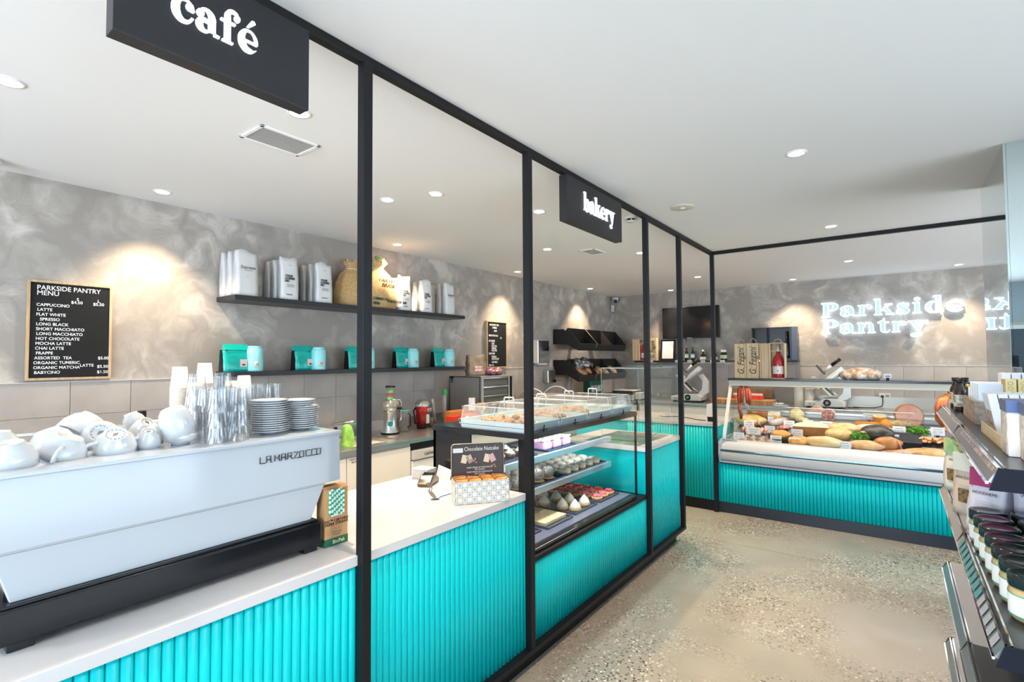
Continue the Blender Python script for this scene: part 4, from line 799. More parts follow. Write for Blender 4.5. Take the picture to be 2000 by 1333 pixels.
MB().tube([(.035,-.0,.322),(.06,.06,.318),(.06,.078,.30),(.055,.085,.20),(.055,.085,.13),(.045,.07,.115)], .006, 8).build('safety_arm', chrome, t)
MB().cyl((.05,-.05,.10), .024, .02, 18, 0, 'x').build('dial', chrome, t)
MB().tube([(.06,.03,.24),(.10,.05,.24)], .012, 10).build('juice_spout', black, t)
t = thing('juice_jug', 'clear plastic juice jug beside the steel juicer', 'jug', (-3.83,3.36,.9)); MB().lathe([(0,0),(.045,0),(.055,.20),(.052,.20),(.043,.006),(0,.006)], 24).build('body', lidp, t); MB().tube([(.05,0,.18),(.09,0,.17),(.09,0,.06),(.05,0,.05)], .006, 8).build('handle', black, t); MB().lathe([(.056,.2),(.056,.21),(0,.21)], 24).build('lid', mat('teal_lid', (.05,.35,.36), .4), t)
t = thing('blender_jug', 'red insulated blender jug with black lid on the steel bench', 'blender', (-3.88,3.64,.9))
MB().lathe([(0,.02),(.052,.02),(.062,.17),(.066,.225),(0,.225)], 32).build('body', redp, t); MB().lathe([(.066,.222),(.067,.24),(0,.24)], 32).build('collar', paperw, t)
MB().lathe([(.07,.24),(.068,.262),(.04,.285),(0,.29)], 28).build('lid', MATS['bowl_clear'], t); MB().lathe([(0,0),(.05,0),(.055,.022),(0,.022)], 24).build('base', black, t)
MB().tube([(-.03,-.055,.21),(-.02,-.095,.18),(-.0,-.10,.12),(.0,-.09,.06),(0,-.055,.05)], .008, 8).build('handle', black, t); MB().cyl((.05,0,.03), .02, .012, 14, 0, 'x').build('knob', black, t)
txt('lettering', t, 'XT', .05, (.0665,.01,.165), (0,1,0), (0,0,1), inkw, world=False); MB().box(.055,.063,.005,.045,.05,.14).build('label', paperw, t)
t = thing('spice_jar', 'short glass jar of brown grains behind the red blender', 'jar', (-3.90,3.78,.9)); MB().lathe([(0,0),(.032,0),(.033,.12),(.03,.12),(.03,.004),(0,.004)], 20).build('jar', glassp, t); MB().lathe([(0,.005),(.029,.005),(.029,.09),(0,.095)], 18).build('grains', mat('grains', (.35,.22,.08), .8, var=.3, vs=90), t)
# sleeves of plastic cups
for k, (y, h, nm, an) in enumerate(((3.90,.25,'leaning',.18),(4.03,.34,'taller upright',-.03))):
    t = thing('cup_sleeve', '%s sleeve of clear plastic cups on the steel bench by the wall' % nm, 'cups', (-3.95,y,.9), Euler((an,0,0)))
    for q in range(int(h/.016)): MB().lathe([(.022,q*.016),(.029,q*.016+.05),(.031,q*.016+.052)], 12).build('cup', lidp, t)
    MB().tube([(0,0,.02),(0,0,h+.03)], .018, 10).build('wrapper', mat('cup_milky', (.8,.83,.80), .3, trans=.4), t)
    if k: MB().lathe([(.030,h-.03),(.030,h+.03)], 16).build('green_caps', mat('leaf_green', (.05,.35,.06), .5), t)
# cling film boxes, roll, small box, steel cabinet
t = thing('film_box', 'red cling film box with food picture on the steel bench', 'box', (-3.66,4.02,.9), R_(4)); MB().box(-.05,.05,-.22,.24,0,.115).build('carton', red, t, bevel=.002)
MB().ell((.051,.0,.06), (.001,.05,.045), 16, 10).build('picture_plate', paperw, t); MB().ell((.052,.0,.055), (.001,.036,.028), 14, 8).build('picture_food', mat('food_yellow', (.85,.55,.05), .5, col2=(.15,.3,.03), vs=40), t)
txt('lettering', t, 'GLAD', .06, (.0512,.07,.045), (0,1,0), (0,0,1), inkw, world=False, xs=.7); txt('lettering', t, '120', .035, (-.01,-.2205,.02), (1,0,0), (0,0,1), inkw, world=False)
t = thing('film_box', 'orange cardboard film box lying behind the red one', 'box', (-3.79,4.12,.9), 0); MB().box(-.05,.05,-.20,.28,0,.15).build('carton', mat('orange_card', (.62,.22,.05), .6), t, bevel=.002)
t = thing('paper_roll', 'white paper roll standing against the grey steel cabinet', 'paper roll', (-3.66,4.16,1.05)); MB().cyl((0,0,0), .035, .13, 20).build('roll', paperw, t); MB().cyl((0,0,.13), .012, .0012, 12).build('core', kraft, t)
t = thing('tea_box', 'small brown box with green leaf print by the paper roll', 'box', (-3.60,4.24,1.05)); MB().box(-.03,.03,-.04,.04,0,.075).build('carton', kraft, t, bevel=.001); MB().box(.0302,.031,.0,.035,.01,.065).build('leaf_label', paperw, t)
m = MB(); [m.ell((.0315,.0175+.008*(-1)**i,.016+.012*i), (.0006,.009,.004), 8, 4) for i in range(4)]; m.build('leaf_print', green, t)
t = thing('steel_cabinet', 'stainless pastry cabinet with clear drawers on the steel bench', 'cabinet', (-3.85,4.54,.9))
x0, x1, y0, y1 = -4.08, -3.60, 4.25, 4.83
B().box(x0,x1-.02,y0,y0+.012,.9,1.405).build('side_panel', steelb, t, world=True); B().box(x0,x1-.02,y1-.012,y1,.9,1.405).build('side_panel', steelb, t, world=True)
B().box(x0,x1,y0,y1,1.395,1.410).build('top_panel', steelb, t, world=True, bevel=.002); B().box(x0,x0+.01,y0,y1,.9,1.395).build('back_panel', steel, t, world=True)
B().box(x1-.03,x1,y0,y0+.035,.9,1.395).box(x1-.03,x1,y1-.10,y1-.075,.9,1.395).box(x1-.03,x1,y1-.03,y1,.9,1.395).build('front_frame', steel, t, world=True)
B().box(x1-.04,x1-.03,y1-.10,y1-.01,.9,1.395).build('control_strip', black, t, world=True)
for i in range(5):
    z = .905+i*.098
    d = B().box(x1-.03,x1-.012,y0+.04,y1-.105,z,z+.088).build('drawer', mat('drawer_smoked', (.10,.09,.08), .1), t, world=True)
    q = B().box(x1-.02,x1+.004,y0+.035,y1-.10,z+.084,z+.096).build('drawer_rail', chrome, d); q.data.transform(Matrix.Translation(-t.location))
B().box(x0+.02,x0+.06,y0-.001,y0,1.33,1.385).build('badge', mat('badge_green', (.02,.12,.08), .5), t, world=True)
B().box(x0+.015,x0+.065,y0-.0012,y0-.0002,1.38,1.40).build('badge', black, t, world=True)
brb = mat('brown_bag', (.30,.22,.14), .6, var=.25, vs=16, bump=.4, bs=15)
def softbag(t, w_, d_, h_, m_, name='bag', fold=.0, noise=.004, seed=0, gus=.5, topd=.15, taper=.0):
    rnd_ = random.Random(seed); nz = 9; nx = 6; vs = []; fs = []
    for j in range(nz+1):
        f = j/nz; dd_ = d_*(1-(f**2.2)*(1-topd)); ww = w_*(1-taper*f)
        ring = []
        for i in range(nx+1): ring.append((-ww/2+ww*i/nx, -dd_/2*(1-.12*math.cos(PI*i/nx*2)*.5)))
        ring.append((ww/2-gus*.02*math.sin(PI*f), 0))
        for i in range(nx+1): ring.append((ww/2-ww*i/nx, dd_/2*(1-.12*math.cos(PI*i/nx*2)*.5)))
        ring.append((-ww/2+gus*.02*math.sin(PI*f), 0))
        for a, b in ring: vs.append((a+rnd_.uniform(-1,1)*noise, b+rnd_.uniform(-1,1)*noise, h_*f + (rnd_.uniform(-1,1)*noise*1.5 if j == nz else 0) + (.012*math.cos(a/ww*2*PI+seed) if j == nz else 0)))
    n = len(ring)
    for j in range(nz):
        for k in range(n): k2 = (k+1)%n; fs.append((j*n+k, j*n+k2, (j+1)*n+k2, (j+1)*n+k))
    fs += [tuple(range(n))[::-1], tuple(range(nz*n, nz*n+n))]
    o = MB().add(vs, fs, 0, True).build(name, m_, t); return o
t = thing('bread_bag', 'brown paper bag with red label standing on the steel cabinet', 'bag', (-3.83,4.42,1.41), R_(70)); softbag(t, .20, .13, .225, brb, seed=3, noise=.005, topd=.6); MB().box(-.05,.05,-.073,-.067,.05,.11).build('label', mat('label_red', (.6,.08,.07), .5, col2=(.8,.75,.7), vs=50), t)
for k, (y, z, lab) in enumerate(((4.55,1.45,'purple and brown crumpled pastry bag, left one on the steel cabinet'),(4.66,1.45,'purple and brown crumpled pastry bag, right one on the steel cabinet'))):
    t = thing('pastry_bag', lab, 'bag', (-3.72,y,z)); MB().ell((0,0,0), (.07,.075,.045), 18, 12, noise=.12, seed=k).build('bag', mat('purple_foil', (.10,.02,.22), .2, col2=(.45,.18,.05), vs=16), t)
    m = MB(); rr = random.Random(k); [m.ell((.05+rr.uniform(-.02,.015), rr.uniform(-.05,.05), rr.uniform(-.01,.035)), (.012,.012,.009), 8, 5) for _ in range(5)]; m.build('print', paperw, t)
# paper towel and soap dispensers
t = thing('towel_dispenser', 'stainless paper towel dispenser on the wall right of the small menu board', 'dispenser', (-4.13,6.13,1.53)); MB().box(0,.095,-.145,.15,0,.33).build('case', mat('case_grey', (.42,.41,.38), .5), t, bevel=.006); MB().box(.095,.10,-.14,.145,.005,.325).build('front_door', mat('mirror_steel', (.62,.65,.70), .12, 1), t, bevel=.003); MB().box(.02,.085,-.10,.11,-.022,0).build('paper_tongue', paperw, t)
t = thing('soap_dispenser', 'small stainless soap dispenser on the tiles below the black crates', 'dispenser', (-4.125,6.35,1.24)); MB().box(0,.09,-.10,.11,0,.19).build('case', steel, t, bevel=.01); MB().cyl((.09,.06,.03), .02, .03, 12, 0, 'x').build('push_button', black, t)
# ------------------------------------------------------------ menu boards
def board(y0, y1, z0, z1, lab, th=.02, name='menu_board'):
    t = thing(name, lab, 'menu board', (XW,(y0+y1)/2,z0)); g = .014; x = XW+.001
    MB().box(x,x+th,y0,y1,z0,z0+g).box(x,x+th,y0,y1,z1-g,z1).box(x,x+th,y0,y0+g,z0+g,z1-g).box(x,x+th,y1-g,y1,z0+g,z1-g).build('frame', oak, t, world=True, bevel=.001)
    MB().box(x,x+th-.008,y0+g,y1-g,z0+g,z1-g).build('felt', feltb, t, world=True)
    m = MB(); n = int((z1-z0-2*g)/.009)
    for i in range(n): m.box(x+th-.008,x+th-.0065,y0+g,y1-g,z0+g+i*.009,z0+g+i*.009+.006)
    m.build('grooves', feltb, t, world=True); return t
t = board(.700,1.113,1.487,2.092,'large oak-framed letter board with the coffee menu above the cups')
X_ = XW+.0155
def line(s, y, z, h, xs=1.0): txt('lettering', t, s, h*1.42, (X_,y,z), (0,1,0), (0,0,1), inkw, .0006, xs=xs, off=.0002)
line('PARKSIDE PANTRY', .742, 2.035, .028, .92); line('MENU', .742, 2.003, .028, .95)
line('S', .930, 1.981, .018); line('$4.50', .903, 1.961, .018, 1); line('L', 1.035, 1.979, .018); line('$5.50', 1.013, 1.958, .018, 1)
for i, (s, dy) in enumerate([('CAPPUCCINO',0),('LATTE',.004),('FLAT WHITE',0),(' SPRESSO',.010),('LONG BLACK',0),('SHORT MACCHIATO',0),('LONG MACCHIATO',.002),('HOT CHOCOLATE',0),('MOCHA LATTE',-.001),('CHAI LATTE',-.002),('FRAPPE',.002),('ASSORTED  TEA',-.004),('ORGANIC TUMERIC',-.008),('ORGANIC MATCHA',-.008),('BABYCINO',-.004)]): line(s, .742+dy, 1.936-.0293*i, .0175, .98)
line('$5.00', 1.043, 1.612, .018); line('LATTE', .953, 1.566, .0175, .98); line('$5.50', 1.040, 1.558, .018); line('$1.50', 1.040, 1.523, .018)
t = board(4.945,5.355,1.484,2.080,'small oak-framed letter board beside the second shelf end above the steel cabinet', .04)
X_ = XW+.0355
for s, y, z in [('MILKSHAKE  FOR',5.0,2.02),('SHAKES',5.06,1.985),('$6.00',5.09,1.945),('MAKE PARTS-ALL',4.985,1.885),('80',5.22,1.857),('ICE FRAPPE',4.985,1.815),('ICED',5.04,1.782),('ICED TEA',5.04,1.750),('LEMONS',5.04,1.722),('ROASTED',5.04,1.693),('BOBA FINE',4.985,1.655),('VANILLA',5.04,1.615),('CHOCOLATE',5.04,1.587),('CARAMELS',5.04,1.547),('KIDS  4.0',4.985,1.507)]: line(s, y, z, .024, .72)
# ------------------------------------------------------------ wall shelves and their bags
for z, nm in ((2.081,'upper'),(1.517,'lower')):
    o = MB().box(XW+.001,-3.836,1.765,4.250,z-.036,z).build('wall_shelf', mat('shelf_black', (.016,.016,.018), .35), None, bevel=.0015); tag(o, '%s long black floating shelf on the plaster wall' % nm, 'shelf')
wbag = mat('white_bag', (.66,.66,.65), .45, bump=.25, bs=14)
def coffee_bag(x, y, lab, face, seed, h=.335, w_=.15):
    t = thing('coffee_bag', lab, 'bag', (x,y,2.0815), R_(90+rnd.uniform(-4,4)), 'white coffee bags on the upper shelf')
    softbag(t, w_, .075, h, wbag, seed=seed, noise=.0022, topd=.25)
    d = -.0385
    if face == 's':
        txt('lettering', t, 'Supreme', .031, (-.054,d-.002,.20), (1,0,0), (0,0,1), inkb, world=False); txt('lettering', t, 'COFFEE BREWERS', .008, (-.03,d-.002,.185), (1,0,0), (0,0,1), inkg, world=False); txt('lettering', t, '1kg', .008, (-.01,d-.002,.14), (1,0,0), (0,0,1), inkg, world=False)
    else:
        for i, s in enumerate(('YOUR','COFFEE','FIX')): txt('lettering', t, s, .023, (-.044,d-.0025,.180-i*.021), (1,0,0), (0,0,1), inkb, world=False, off=.0009)
        for i in range(3): txt('lettering', t, 'freshly roasted beans', .007, (-.03,d-.0025,.118-i*.009), (1,0,0), (0,0,1), inkg, world=False)
        txt('lettering', t, 'supreme', .015, (-.035,d-.004,.035), (1,0,0), (0,0,1), inkb, world=False); txt('lettering', t, '1kg blend', .007, (-.02,d-.001,.27), (1,0,0), (0,0,1), inkg, world=False)
    return t
k = 0
for gi, (y, n, fc, gn) in enumerate([(1.860,3,'s','first'),(2.195,3,'y','second'),(2.505,3,'y','third'),(3.405,2,'y','fourth'),(3.690,2,'y','fifth'),(4.035,3,'s','last')]):
    for j in range(n):
        coffee_bag(-3.883-j*.088, y-.008*j, 'white coffee bag, %s one in the %s cluster on the upper shelf' % (['front','middle','rear'][j], gn), fc, 20+k, .325 if j else .335, .158 if gi in (0,) else .14); k += 1
hess = mat('hessian', (.50,.32,.14), .9, var=.15, vs=60, bump=.4, bs=140)
def sack(loc, w_, d_, h_, lab, m_top, seed, rz):
    t = thing('hessian_sack', lab, 'sack', loc, rz)
    pr = [(0,0),(.80,0),(1.0,.04),(.98,.25),(.86,.5),(.60,.70),(.34,.80),(.25,.84),(.36,.90),(.46,1.0),(.30,.99),(0,.93)]
    vs = []; fs = []; n = 40; rr = random.Random(seed)
    for r, z in pr:
        for q in range(n):
            a = 2*PI*q/n; f = 1+(.05*math.sin(3*a+seed)+.03*math.sin(7*a))*(.4+z)+(.10*math.sin(9*a) if z > .6 else 0)
            vs.append((w_/2*r*f*math.cos(a), d_/2*r*f*math.sin(a), h_*z*(1+(.05*math.sin(4*a) if z > .9 else 0))))
    for j in range(len(pr)-1):
        for q in range(n): q2 = (q+1)%n; fs.append((j*n+q,j*n+q2,(j+1)*n+q2,(j+1)*n+q))
    MB().add(vs, fs, 0, True).build('sack', hess, t)
    MB().tube([(w_/2*.30*math.cos(a*PI/8), d_/2*.30*math.sin(a*PI/8), h_*.82) for a in range(16)], .006, 6, closed=True).build('tie_string', mat('string', (.7,.62,.45), .8), t)
    if m_top: MB().ell((0,0,h_*.98), (.05,.05,.055), 16, 10, noise=.14, seed=2).build('green_cloth_top', m_top, t)
    return t
sack((-3.975,2.86,2.0815), .36, .22, .42, 'brown hessian coffee sack tied at the neck, left of the green-topped one', None, 1, R_(90))
t = sack((-3.965,3.15,2.0815), .40, .24, .47, 'large hessian coffee sack with green cloth at its neck on the upper shelf', mat('sack_green', (.14,.25,.08), .8, col2=(.5,.42,.2), vs=30), 2, R_(90))
inkgn = mat('green_print', (.03,.08,.07), .8); inkbn = mat('brown_print', (.22,.09,.03), .8)
txt('lettering', t, 'FOOD CO. 100', .035, (.02,-.122,.06), (1,0,0), (0,0,1), inkgn, .004, world=False); txt('lettering', t, 'CARNAVAL', .035, (-.15,-.118,.075), (1,0,0), (0,0,1), inkgn, .004, world=False); txt('lettering', t, '2016', .04, (-.15,-.118,.03), (1,0,0), (0,0,1), inkgn, .004, world=False)
txt('lettering', t, 'CAFE DO', .045, (-.08,-.112,.25), (1,0,0), (0,-.45,1), inkbn, .004, world=False); txt('lettering', t, 'BRASIL', .055, (-.05,-.118,.20), (1,0,0), (0,-.25,1), inkbn, .004, world=False)
tealf = mat('teal_foil', (.0,.42,.36), .25, coat=.3, bump=.2, bs=9); canm = mat('canister_blue', (.28,.68,.70), .35); pinkl = mat('pink_label', (.72,.52,.48), .6)
for i, (y, cy, xb, xc) in enumerate([(1.815,1.945,-3.93,-3.900),(2.375,2.485,-3.96,-3.905),(2.885,2.995,-3.96,-3.905),(3.435,3.545,-3.96,-3.905),(3.955,4.065,-3.96,-3.905)]):
    nn = ['first','second','third','fourth','fifth'][i]
    t = thing('tea_bag', '%s shiny teal foil pouch on the lower shelf, counted from the left' % nn, 'pouch', (xb,y,1.5175), R_(90), 'teal pouches on the lower shelf')
    softbag(t, .20 if i == 0 else .17, .085, .165, tealf, seed=50+i, noise=.002, topd=.5); MB().prism([(-.030,.160),(.030,.160),(.006,.200),(.0,.202)], 'x', -.085, .085).build('folded_top', tealf, t)
    MB().prism([(-.036,.0),(.036,.0),(.018,.16),(-.018,.16)], 'x', -.090-(.012 if i == 0 else 0), -.086-(.012 if i == 0 else 0)).build('black_gusset', black, t)
    MB().box(.015,.065,-.0465,-.044,.035,.090).build('label', pinkl, t); MB().box(.03,.05,-.048,-.0464,.045,.055).build('label_print', inkb, t)
    m = MB(); [m.tube([(-.035+r*math.cos(a*PI/8), -.046, .085+r*math.sin(a*PI/8)) for a in range(16)], .001, 4, closed=True) for r in (.018,.028,.038)]; m.build('embossed_rings', tealf, t)
    t = thing('tea_canister', '%s pale blue round canister on the lower shelf, counted from the left' % nn, 'canister', (xc,cy,1.5175), 0, 'pale blue canisters on the lower shelf')
    MB().lathe([(0,0),(.056,0),(.058,.004),(.058,.160),(.052,.170),(0,.170)], 32).build('body', canm, t); MB().lathe([(.047,.168),(.048,.186),(.044,.190),(0,.190)], 28).build('lid', canm, t)
    MB().prism([(.0585*math.cos(a),.0585*math.sin(a)) for a in (-.25,-.1,.05,.2)]+[(.0592*math.cos(a),.0592*math.sin(a)) for a in (.2,.05,-.1,-.25)], 'z', .03, .072, 0, True, Matrix.Rotation(-.25,4,'Z')).build('label', pinkl, t)
    txt('lettering', t, 'TEA', .013, (.0598*math.cos(-.28),.0598*math.sin(-.38),.05), (.15,1,0), (0,0,1), inkb, world=False)
# ------------------------------------------------------------ black produce crates on the wall
def crate(z, lab, nm):
    t = thing('wall_crate', lab, 'crate', (XW,7.3,z))
    cb_ = mat('crate_black', (.011,.009,.008), .6)
    ya, yb = 6.57, 8.16; xo = XW
    side = [(.0,.20),(.0,-.02),(.03,-.02),(.235,-.02),(.42,-.12),(.455,-.02),(.25,.215),(.20,.165),(.18,.20)]
    P = [(xo+a, z+b) for a, b in side]
    for y in (ya, ya+.53, ya+1.06, yb): MB().prism(P, 'y', y-.008, y+.008).build('side_panel', cb_, t, world=True)
    MB().prism([(xo+.235,z-.02),(xo+.42,z-.12),(xo+.428,z-.110),(xo+.243,z-.010)], 'y', ya, yb).build('floor_panel', cb_, t, world=True)
    MB().prism([(xo+.42,z-.12),(xo+.455,z-.02),(xo+.447,z-.018),(xo+.412,z-.116)], 'y', ya, yb).build('front_panel', cb_, t, world=True)
    MB().prism([(xo+.235,z-.02),(xo+.25,z+.215),(xo+.24,z+.215),(xo+.225,z-.02)], 'y', ya, yb).build('back_panel', cb_, t, world=True)
    MB().box(xo+.001,xo+.02,6.55,8.16,z-.02,z+.20).build('wall_board', cb_, t, world=True)
    return t
t = crate(1.835, 'upper black sloping wall crate with three empty compartments', 'u')
MB().box(-3.905,-3.900,7.30,7.60,1.83,1.98).build('straw_liner', mat('straw_liner', (.10,.06,.03), .9, var=.5, vs=50), t, world=True)
MB().tube([(-3.885,7.10,2.05),(-3.675,7.10,1.82),(-3.70,7.09,1.76)], .004, 5).build('strap', mat('tan_strap', (.45,.30,.15), .7), t, world=True)
t = crate(1.375, 'lower black sloping wall crate filled with wrapped bread', 'l')
MB().tube([(-3.675,7.06,1.36),(-3.70,7.06,1.27)], .004, 5).build('strap', MATS['tan_strap'], t, world=True)
loafm = mat('wrapped_bread', (.40,.15,.05), .25, col2=(.65,.38,.18), vs=14, coat=.6)
foilm = mat('crinkled_film', (.55,.55,.58), .12, .7, col2=(.15,.13,.12), vs=30, bump=1, bs=40)
rb = random.Random(9); bl = None
for i in range(12):
    y = 6.72+i*.115; x = -3.80+rb.uniform(-.05,.04); z = 1.375+(.0 if i%3 else .04)
    if 7.55 < y < 7.75: continue
    L = 'film-wrapped brown bread roll in the lower wall crate, %s from the left' % oo(i)
    if bl is None: bl = MB().ell((0,0,0), (.085,.055,.045), 12, 8, noise=.08, seed=1).build('bread_roll', loafm, None, (x,y,z), (0,.6,.2)); tag(bl, L, 'bread', 'wrapped bread in the lower crate')
    else: again(bl, (x,y,z), 0, L).rotation_euler = (rb.uniform(-.3,.3), .6, rb.uniform(-.6,.6))
for i, (y, z, s) in enumerate(((6.78,1.50,1.0),(6.98,1.52,.95),(7.12,1.49,.8))):
    o = MB().ell((0,0,0), (.09*s,.10*s,.085*s), 20, 14, noise=.22, seed=i).build('wrapped_bread', foilm, None, (-3.86,y,z)); tag(o, 'shiny crinkled film around bread at the left of the lower crate, %s from the left' % oo(i), 'bread', 'shiny wrapped bread')
t = thing('green_packet', 'dark green and white packet of paper towels under the lower crate', 'packet', (-3.87,7.30,1.05)); MB().box(-.07,.07,-.20,.20,0,.24).build('packet', mat('packet_green', (.01,.10,.05), .4), t, bevel=.02); MB().box(.0705,.072,-.19,.19,.02,.12).build('white_label', mat('packet_white', (.7,.72,.7), .4, col2=(.1,.1,.1), vs=22), t)
t = thing('black_tub', 'black plastic tub on the bench under the wall crates', 'tub', (-3.80,7.30,.9)); MB().prism([(-.12,0),(.12,0),(.14,.15),(-.14,.15)], 'y', -.28, .28).build('tub', blackg, t, bevel=.01)
t = thing('kitchen_scale', 'cream kitchen scale machine in the corner behind the glass guard', 'scale', (-3.62,8.05,.9)); MB().box(-.20,.16,-.16,.16,.0,.10).build('body', cabw, t, bevel=.015); MB().box(-.20,.16,-.163,-.158,.10,.155).build('display_panel', black, t); MB().box(-.21,.17,-.17,.17,.155,.165).build('top_pan', cabw, t, bevel=.004); MB().box(.17,.26,-.10,.12,.02,.13).build('printer', whitem, t, bevel=.01)
t = thing('bread_board_rack', 'clear curved bread guard on the bench behind the pastry tubs', 'guard', (-3.70,5.35,.9)); MB().tube([(.28*math.cos(a*PI/14)-.0, 0, .30*math.sin(a*PI/14)+.02) for a in range(15)], .008, 8).tube([(.28*math.cos(a*PI/14), .6, .30*math.sin(a*PI/14)+.02) for a in range(15)], .008, 8).build('hoops', whitem, t)
MB().prism([(-.25,0),(.25,0),(.22,.16),(.10,.23),(-.10,.23),(-.22,.16)], 'y', .02, .58).build('grey_cover', mat('cover_grey', (.30,.28,.25), .5), t)
# ------------------------------------------------------------ far wall bench with doors
t = thing('far_bench', 'white door bench with stainless top along the far wall', 'bench', (-.5,8.2,0))
B().box(-3.38,3.0,7.965,8.59,.1,.865).build('carcass', cabw, t, world=True); B().box(-3.38,3.0,8.0,8.59,0,.1).build('kickboard', black, t, world=True)
B().box(-3.38,3.0,7.93,8.600,.868,.903).build('steel_top', steelb, t, world=True, bevel=.002); B().box(-1.0,1.5,8.594,8.602,.903,1.05).build('splash_panel', steelb, t, world=True)
for i in range(12): x = -3.37+i*.53; B().box(x+.003,x+.527,7.947,7.965,.12,.855).build('door', cabw, t, world=True, bevel=.002)
# wall-mounted television
t = thing('television', 'black wall television above the bottle shelf on the far wall', 'television', (-2.715,8.60,2.18))
MB().box(-.466,.466,-.075,-.035,-.262,.262).build('casing', mat('tv_black', (.01,.01,.01), .3), t, bevel=.004); MB().box(-.455,.455,-.0765,-.075,-.245,.252).build('screen', scr, t)
MB().box(-.2,.2,-.035,0,-.12,.12).build('bracket', black, t); MB().tube([(-.08,-.03,-.262),(-.08,-.03,-.33)], .004, 5).tube([(.06,-.03,-.262),(.06,-.03,-.33)], .004, 5).build('cable', black, t); MB().box(-.05,.03,-.077,-.0765,-.262,-.252).build('badge', steel, t)
o = MB().box(-3.63,-1.14,8.37,8.605,1.525,1.552).build('far_shelf', MATS['shelf_black'], None, bevel=.0015); tag(o, 'long black floating shelf under the television on the far wall', 'shelf')
for i, x in enumerate((-3.33,-2.88,-2.68,-2.47,-2.32,-2.17)):
    o = MB().box(-.035,.035,-.0015,0,-.018,.018).box(-.022,.022,-.0018,-.0015,-.004,.004,1).build('price_tag', [paperw, inkg], None, (x,8.3685,1.540)); tag(o, 'white price tag on the far shelf edge, %s from the left' % oo(i), 'price tag', 'price tags on the far shelf')
def script_box(x, y, z, w_, d_, h_, lab, words_='G. Fegani', side=True, hand=True):
    t = thing('wooden_wine_box', lab, 'wine box', (x,y,z)); MB().box(-w_/2,w_/2,-d_/2,d_/2,0,h_).build('box', pine, t, bevel=.0015)
    MB().box(w_*.5-.02,w_*.5-.017,-d_/2-.001,-d_/2,0,h_).box(-w_*.06,-w_*.04,-d_/2-.001,-d_/2,.0,h_).build('lid_joint', mat('joint_brown', (.35,.22,.11), .7), t)
    txt('lettering', t, words_, h_*.26, (w_*.30,-d_/2-.0012,h_*.10), (0,0,1), (-1,0,.22), inkb, world=False, xs=.8); MB().tube([(w_*.36,-d_/2-.001,h_*.3),(w_*.30,-d_/2-.001,h_*.75)], .0012, 4).build('flourish', inkb, t)
    if hand: MB().tube([(-.03,0,h_),(-.028,0,h_+.03),(0,0,h_+.055),(.028,0,h_+.03),(.03,0,h_)], .004, 8).build('rope_handle', mat('rope', (.62,.42,.25), .8), t)
    return t
rose = mat('rose_wine', (.42,.02,.03), .08, coat=.5)
def bottle(t, r, h, glass, lab_m=paperw, cap=None, lz=(.15,.45), nm='bottle', neck=.35):
    MB().lathe([(0,0),(r*.95,0),(r,h*.03),(r,h*.50),(r*.85,h*.60),(r*neck*1.1,h*.72),(r*neck,h*.78),(r*neck,h*.95),(0,h*.95)], 24).build(nm, glass, t)
    MB().lathe([(r*1.02,h*lz[0]),(r*1.02,h*lz[1])], 24).build('label', lab_m, t)
    MB().lathe([(r*neck*1.12,h*.80),(r*neck*1.12,h),(0,h)], 16).build('cap', cap or glass, t)
def open_box(x, y, z, w_, d_, h_, lab, blab, r):
    t = thing('open_wine_box', lab, 'wine box', (x,y,z)); g = .007
    MB().box(-w_/2,w_/2,d_/2-g,d_/2,0,h_).box(-w_/2,-w_/2+g,-d_/2,d_/2,0,h_).box(w_/2-g,w_/2,-d_/2,d_/2,0,h_).box(-w_/2,w_/2,-d_/2,d_/2,0,g).box(-w_/2,w_/2,-d_/2,d_/2,h_-g,h_).box(-w_/2,w_/2,-d_/2+.02,-d_/2+.03,h_*.76,h_*.785).build('box', pine, t)
    b_ = thing('wine_bottle', blab, 'bottle', (x,y,z+g+.001)); bottle(b_, r, h_*.93, rose, cap=mat('foil_pale', (.65,.70,.78), .3, .5), lz=(.12,.35)); MB().ell((0,-r*1.03,h_*.20), (.007,.001,.007), 8, 6).build('label_seal', red, b_)
    return t
# far shelf things
open_box(-3.515,8.49,1.5525,.11,.10,.375,'open wooden box with a red bottle at the left end of the far shelf','red wine bottle standing in the open box on the far shelf',.034)
script_box(-3.635,8.49,1.5525,.11,.10,.37,'closed pale wooden wine box, leftmost on the far shelf', '', hand=False)
script_box(-3.345,8.49,1.5525,.17,.10,.385,'wooden wine box with black script beside the framed certificate', hand=False)
t = thing('framed_certificate', 'black framed white certificate leaning on the far shelf', 'frame', (-3.09,8.50,1.553), Euler((R_(-8),0,0))); MB().box(-.125,.125,-.01,.01,0,.355).build('frame', black, t, bevel=.003); MB().box(-.095,.095,-.0112,-.01,.03,.325).build('paper', paperw, t)
MB().add([(.0,-.0115,.325),(.095,-.0115,.325),(.095,-.0115,.20)], [(0,2,1)]).build('grey_corner', mat('corner_grey', (.5,.5,.5), .6), t)
oil = mat('dark_glass', (.012,.016,.01), .08)
for i, (x, lab, lm_) in enumerate(((-2.755,'slim dark oil bottle with green-topped label, left of the pair',mat('label_green', (.25,.45,.08), .5)),(-2.655,'slim dark oil bottle with blue-topped label, right of the pair',mat('label_blue', (.08,.30,.65), .5)))):
    t = thing('oil_bottle', lab, 'bottle', (x,8.46,1.5525)); bottle(t, .030, .225, oil, lz=(.2,.42)); MB().lathe([(.0312,.225*.42),(.0312,.225*.5)], 20).build('label_band', lm_, t)
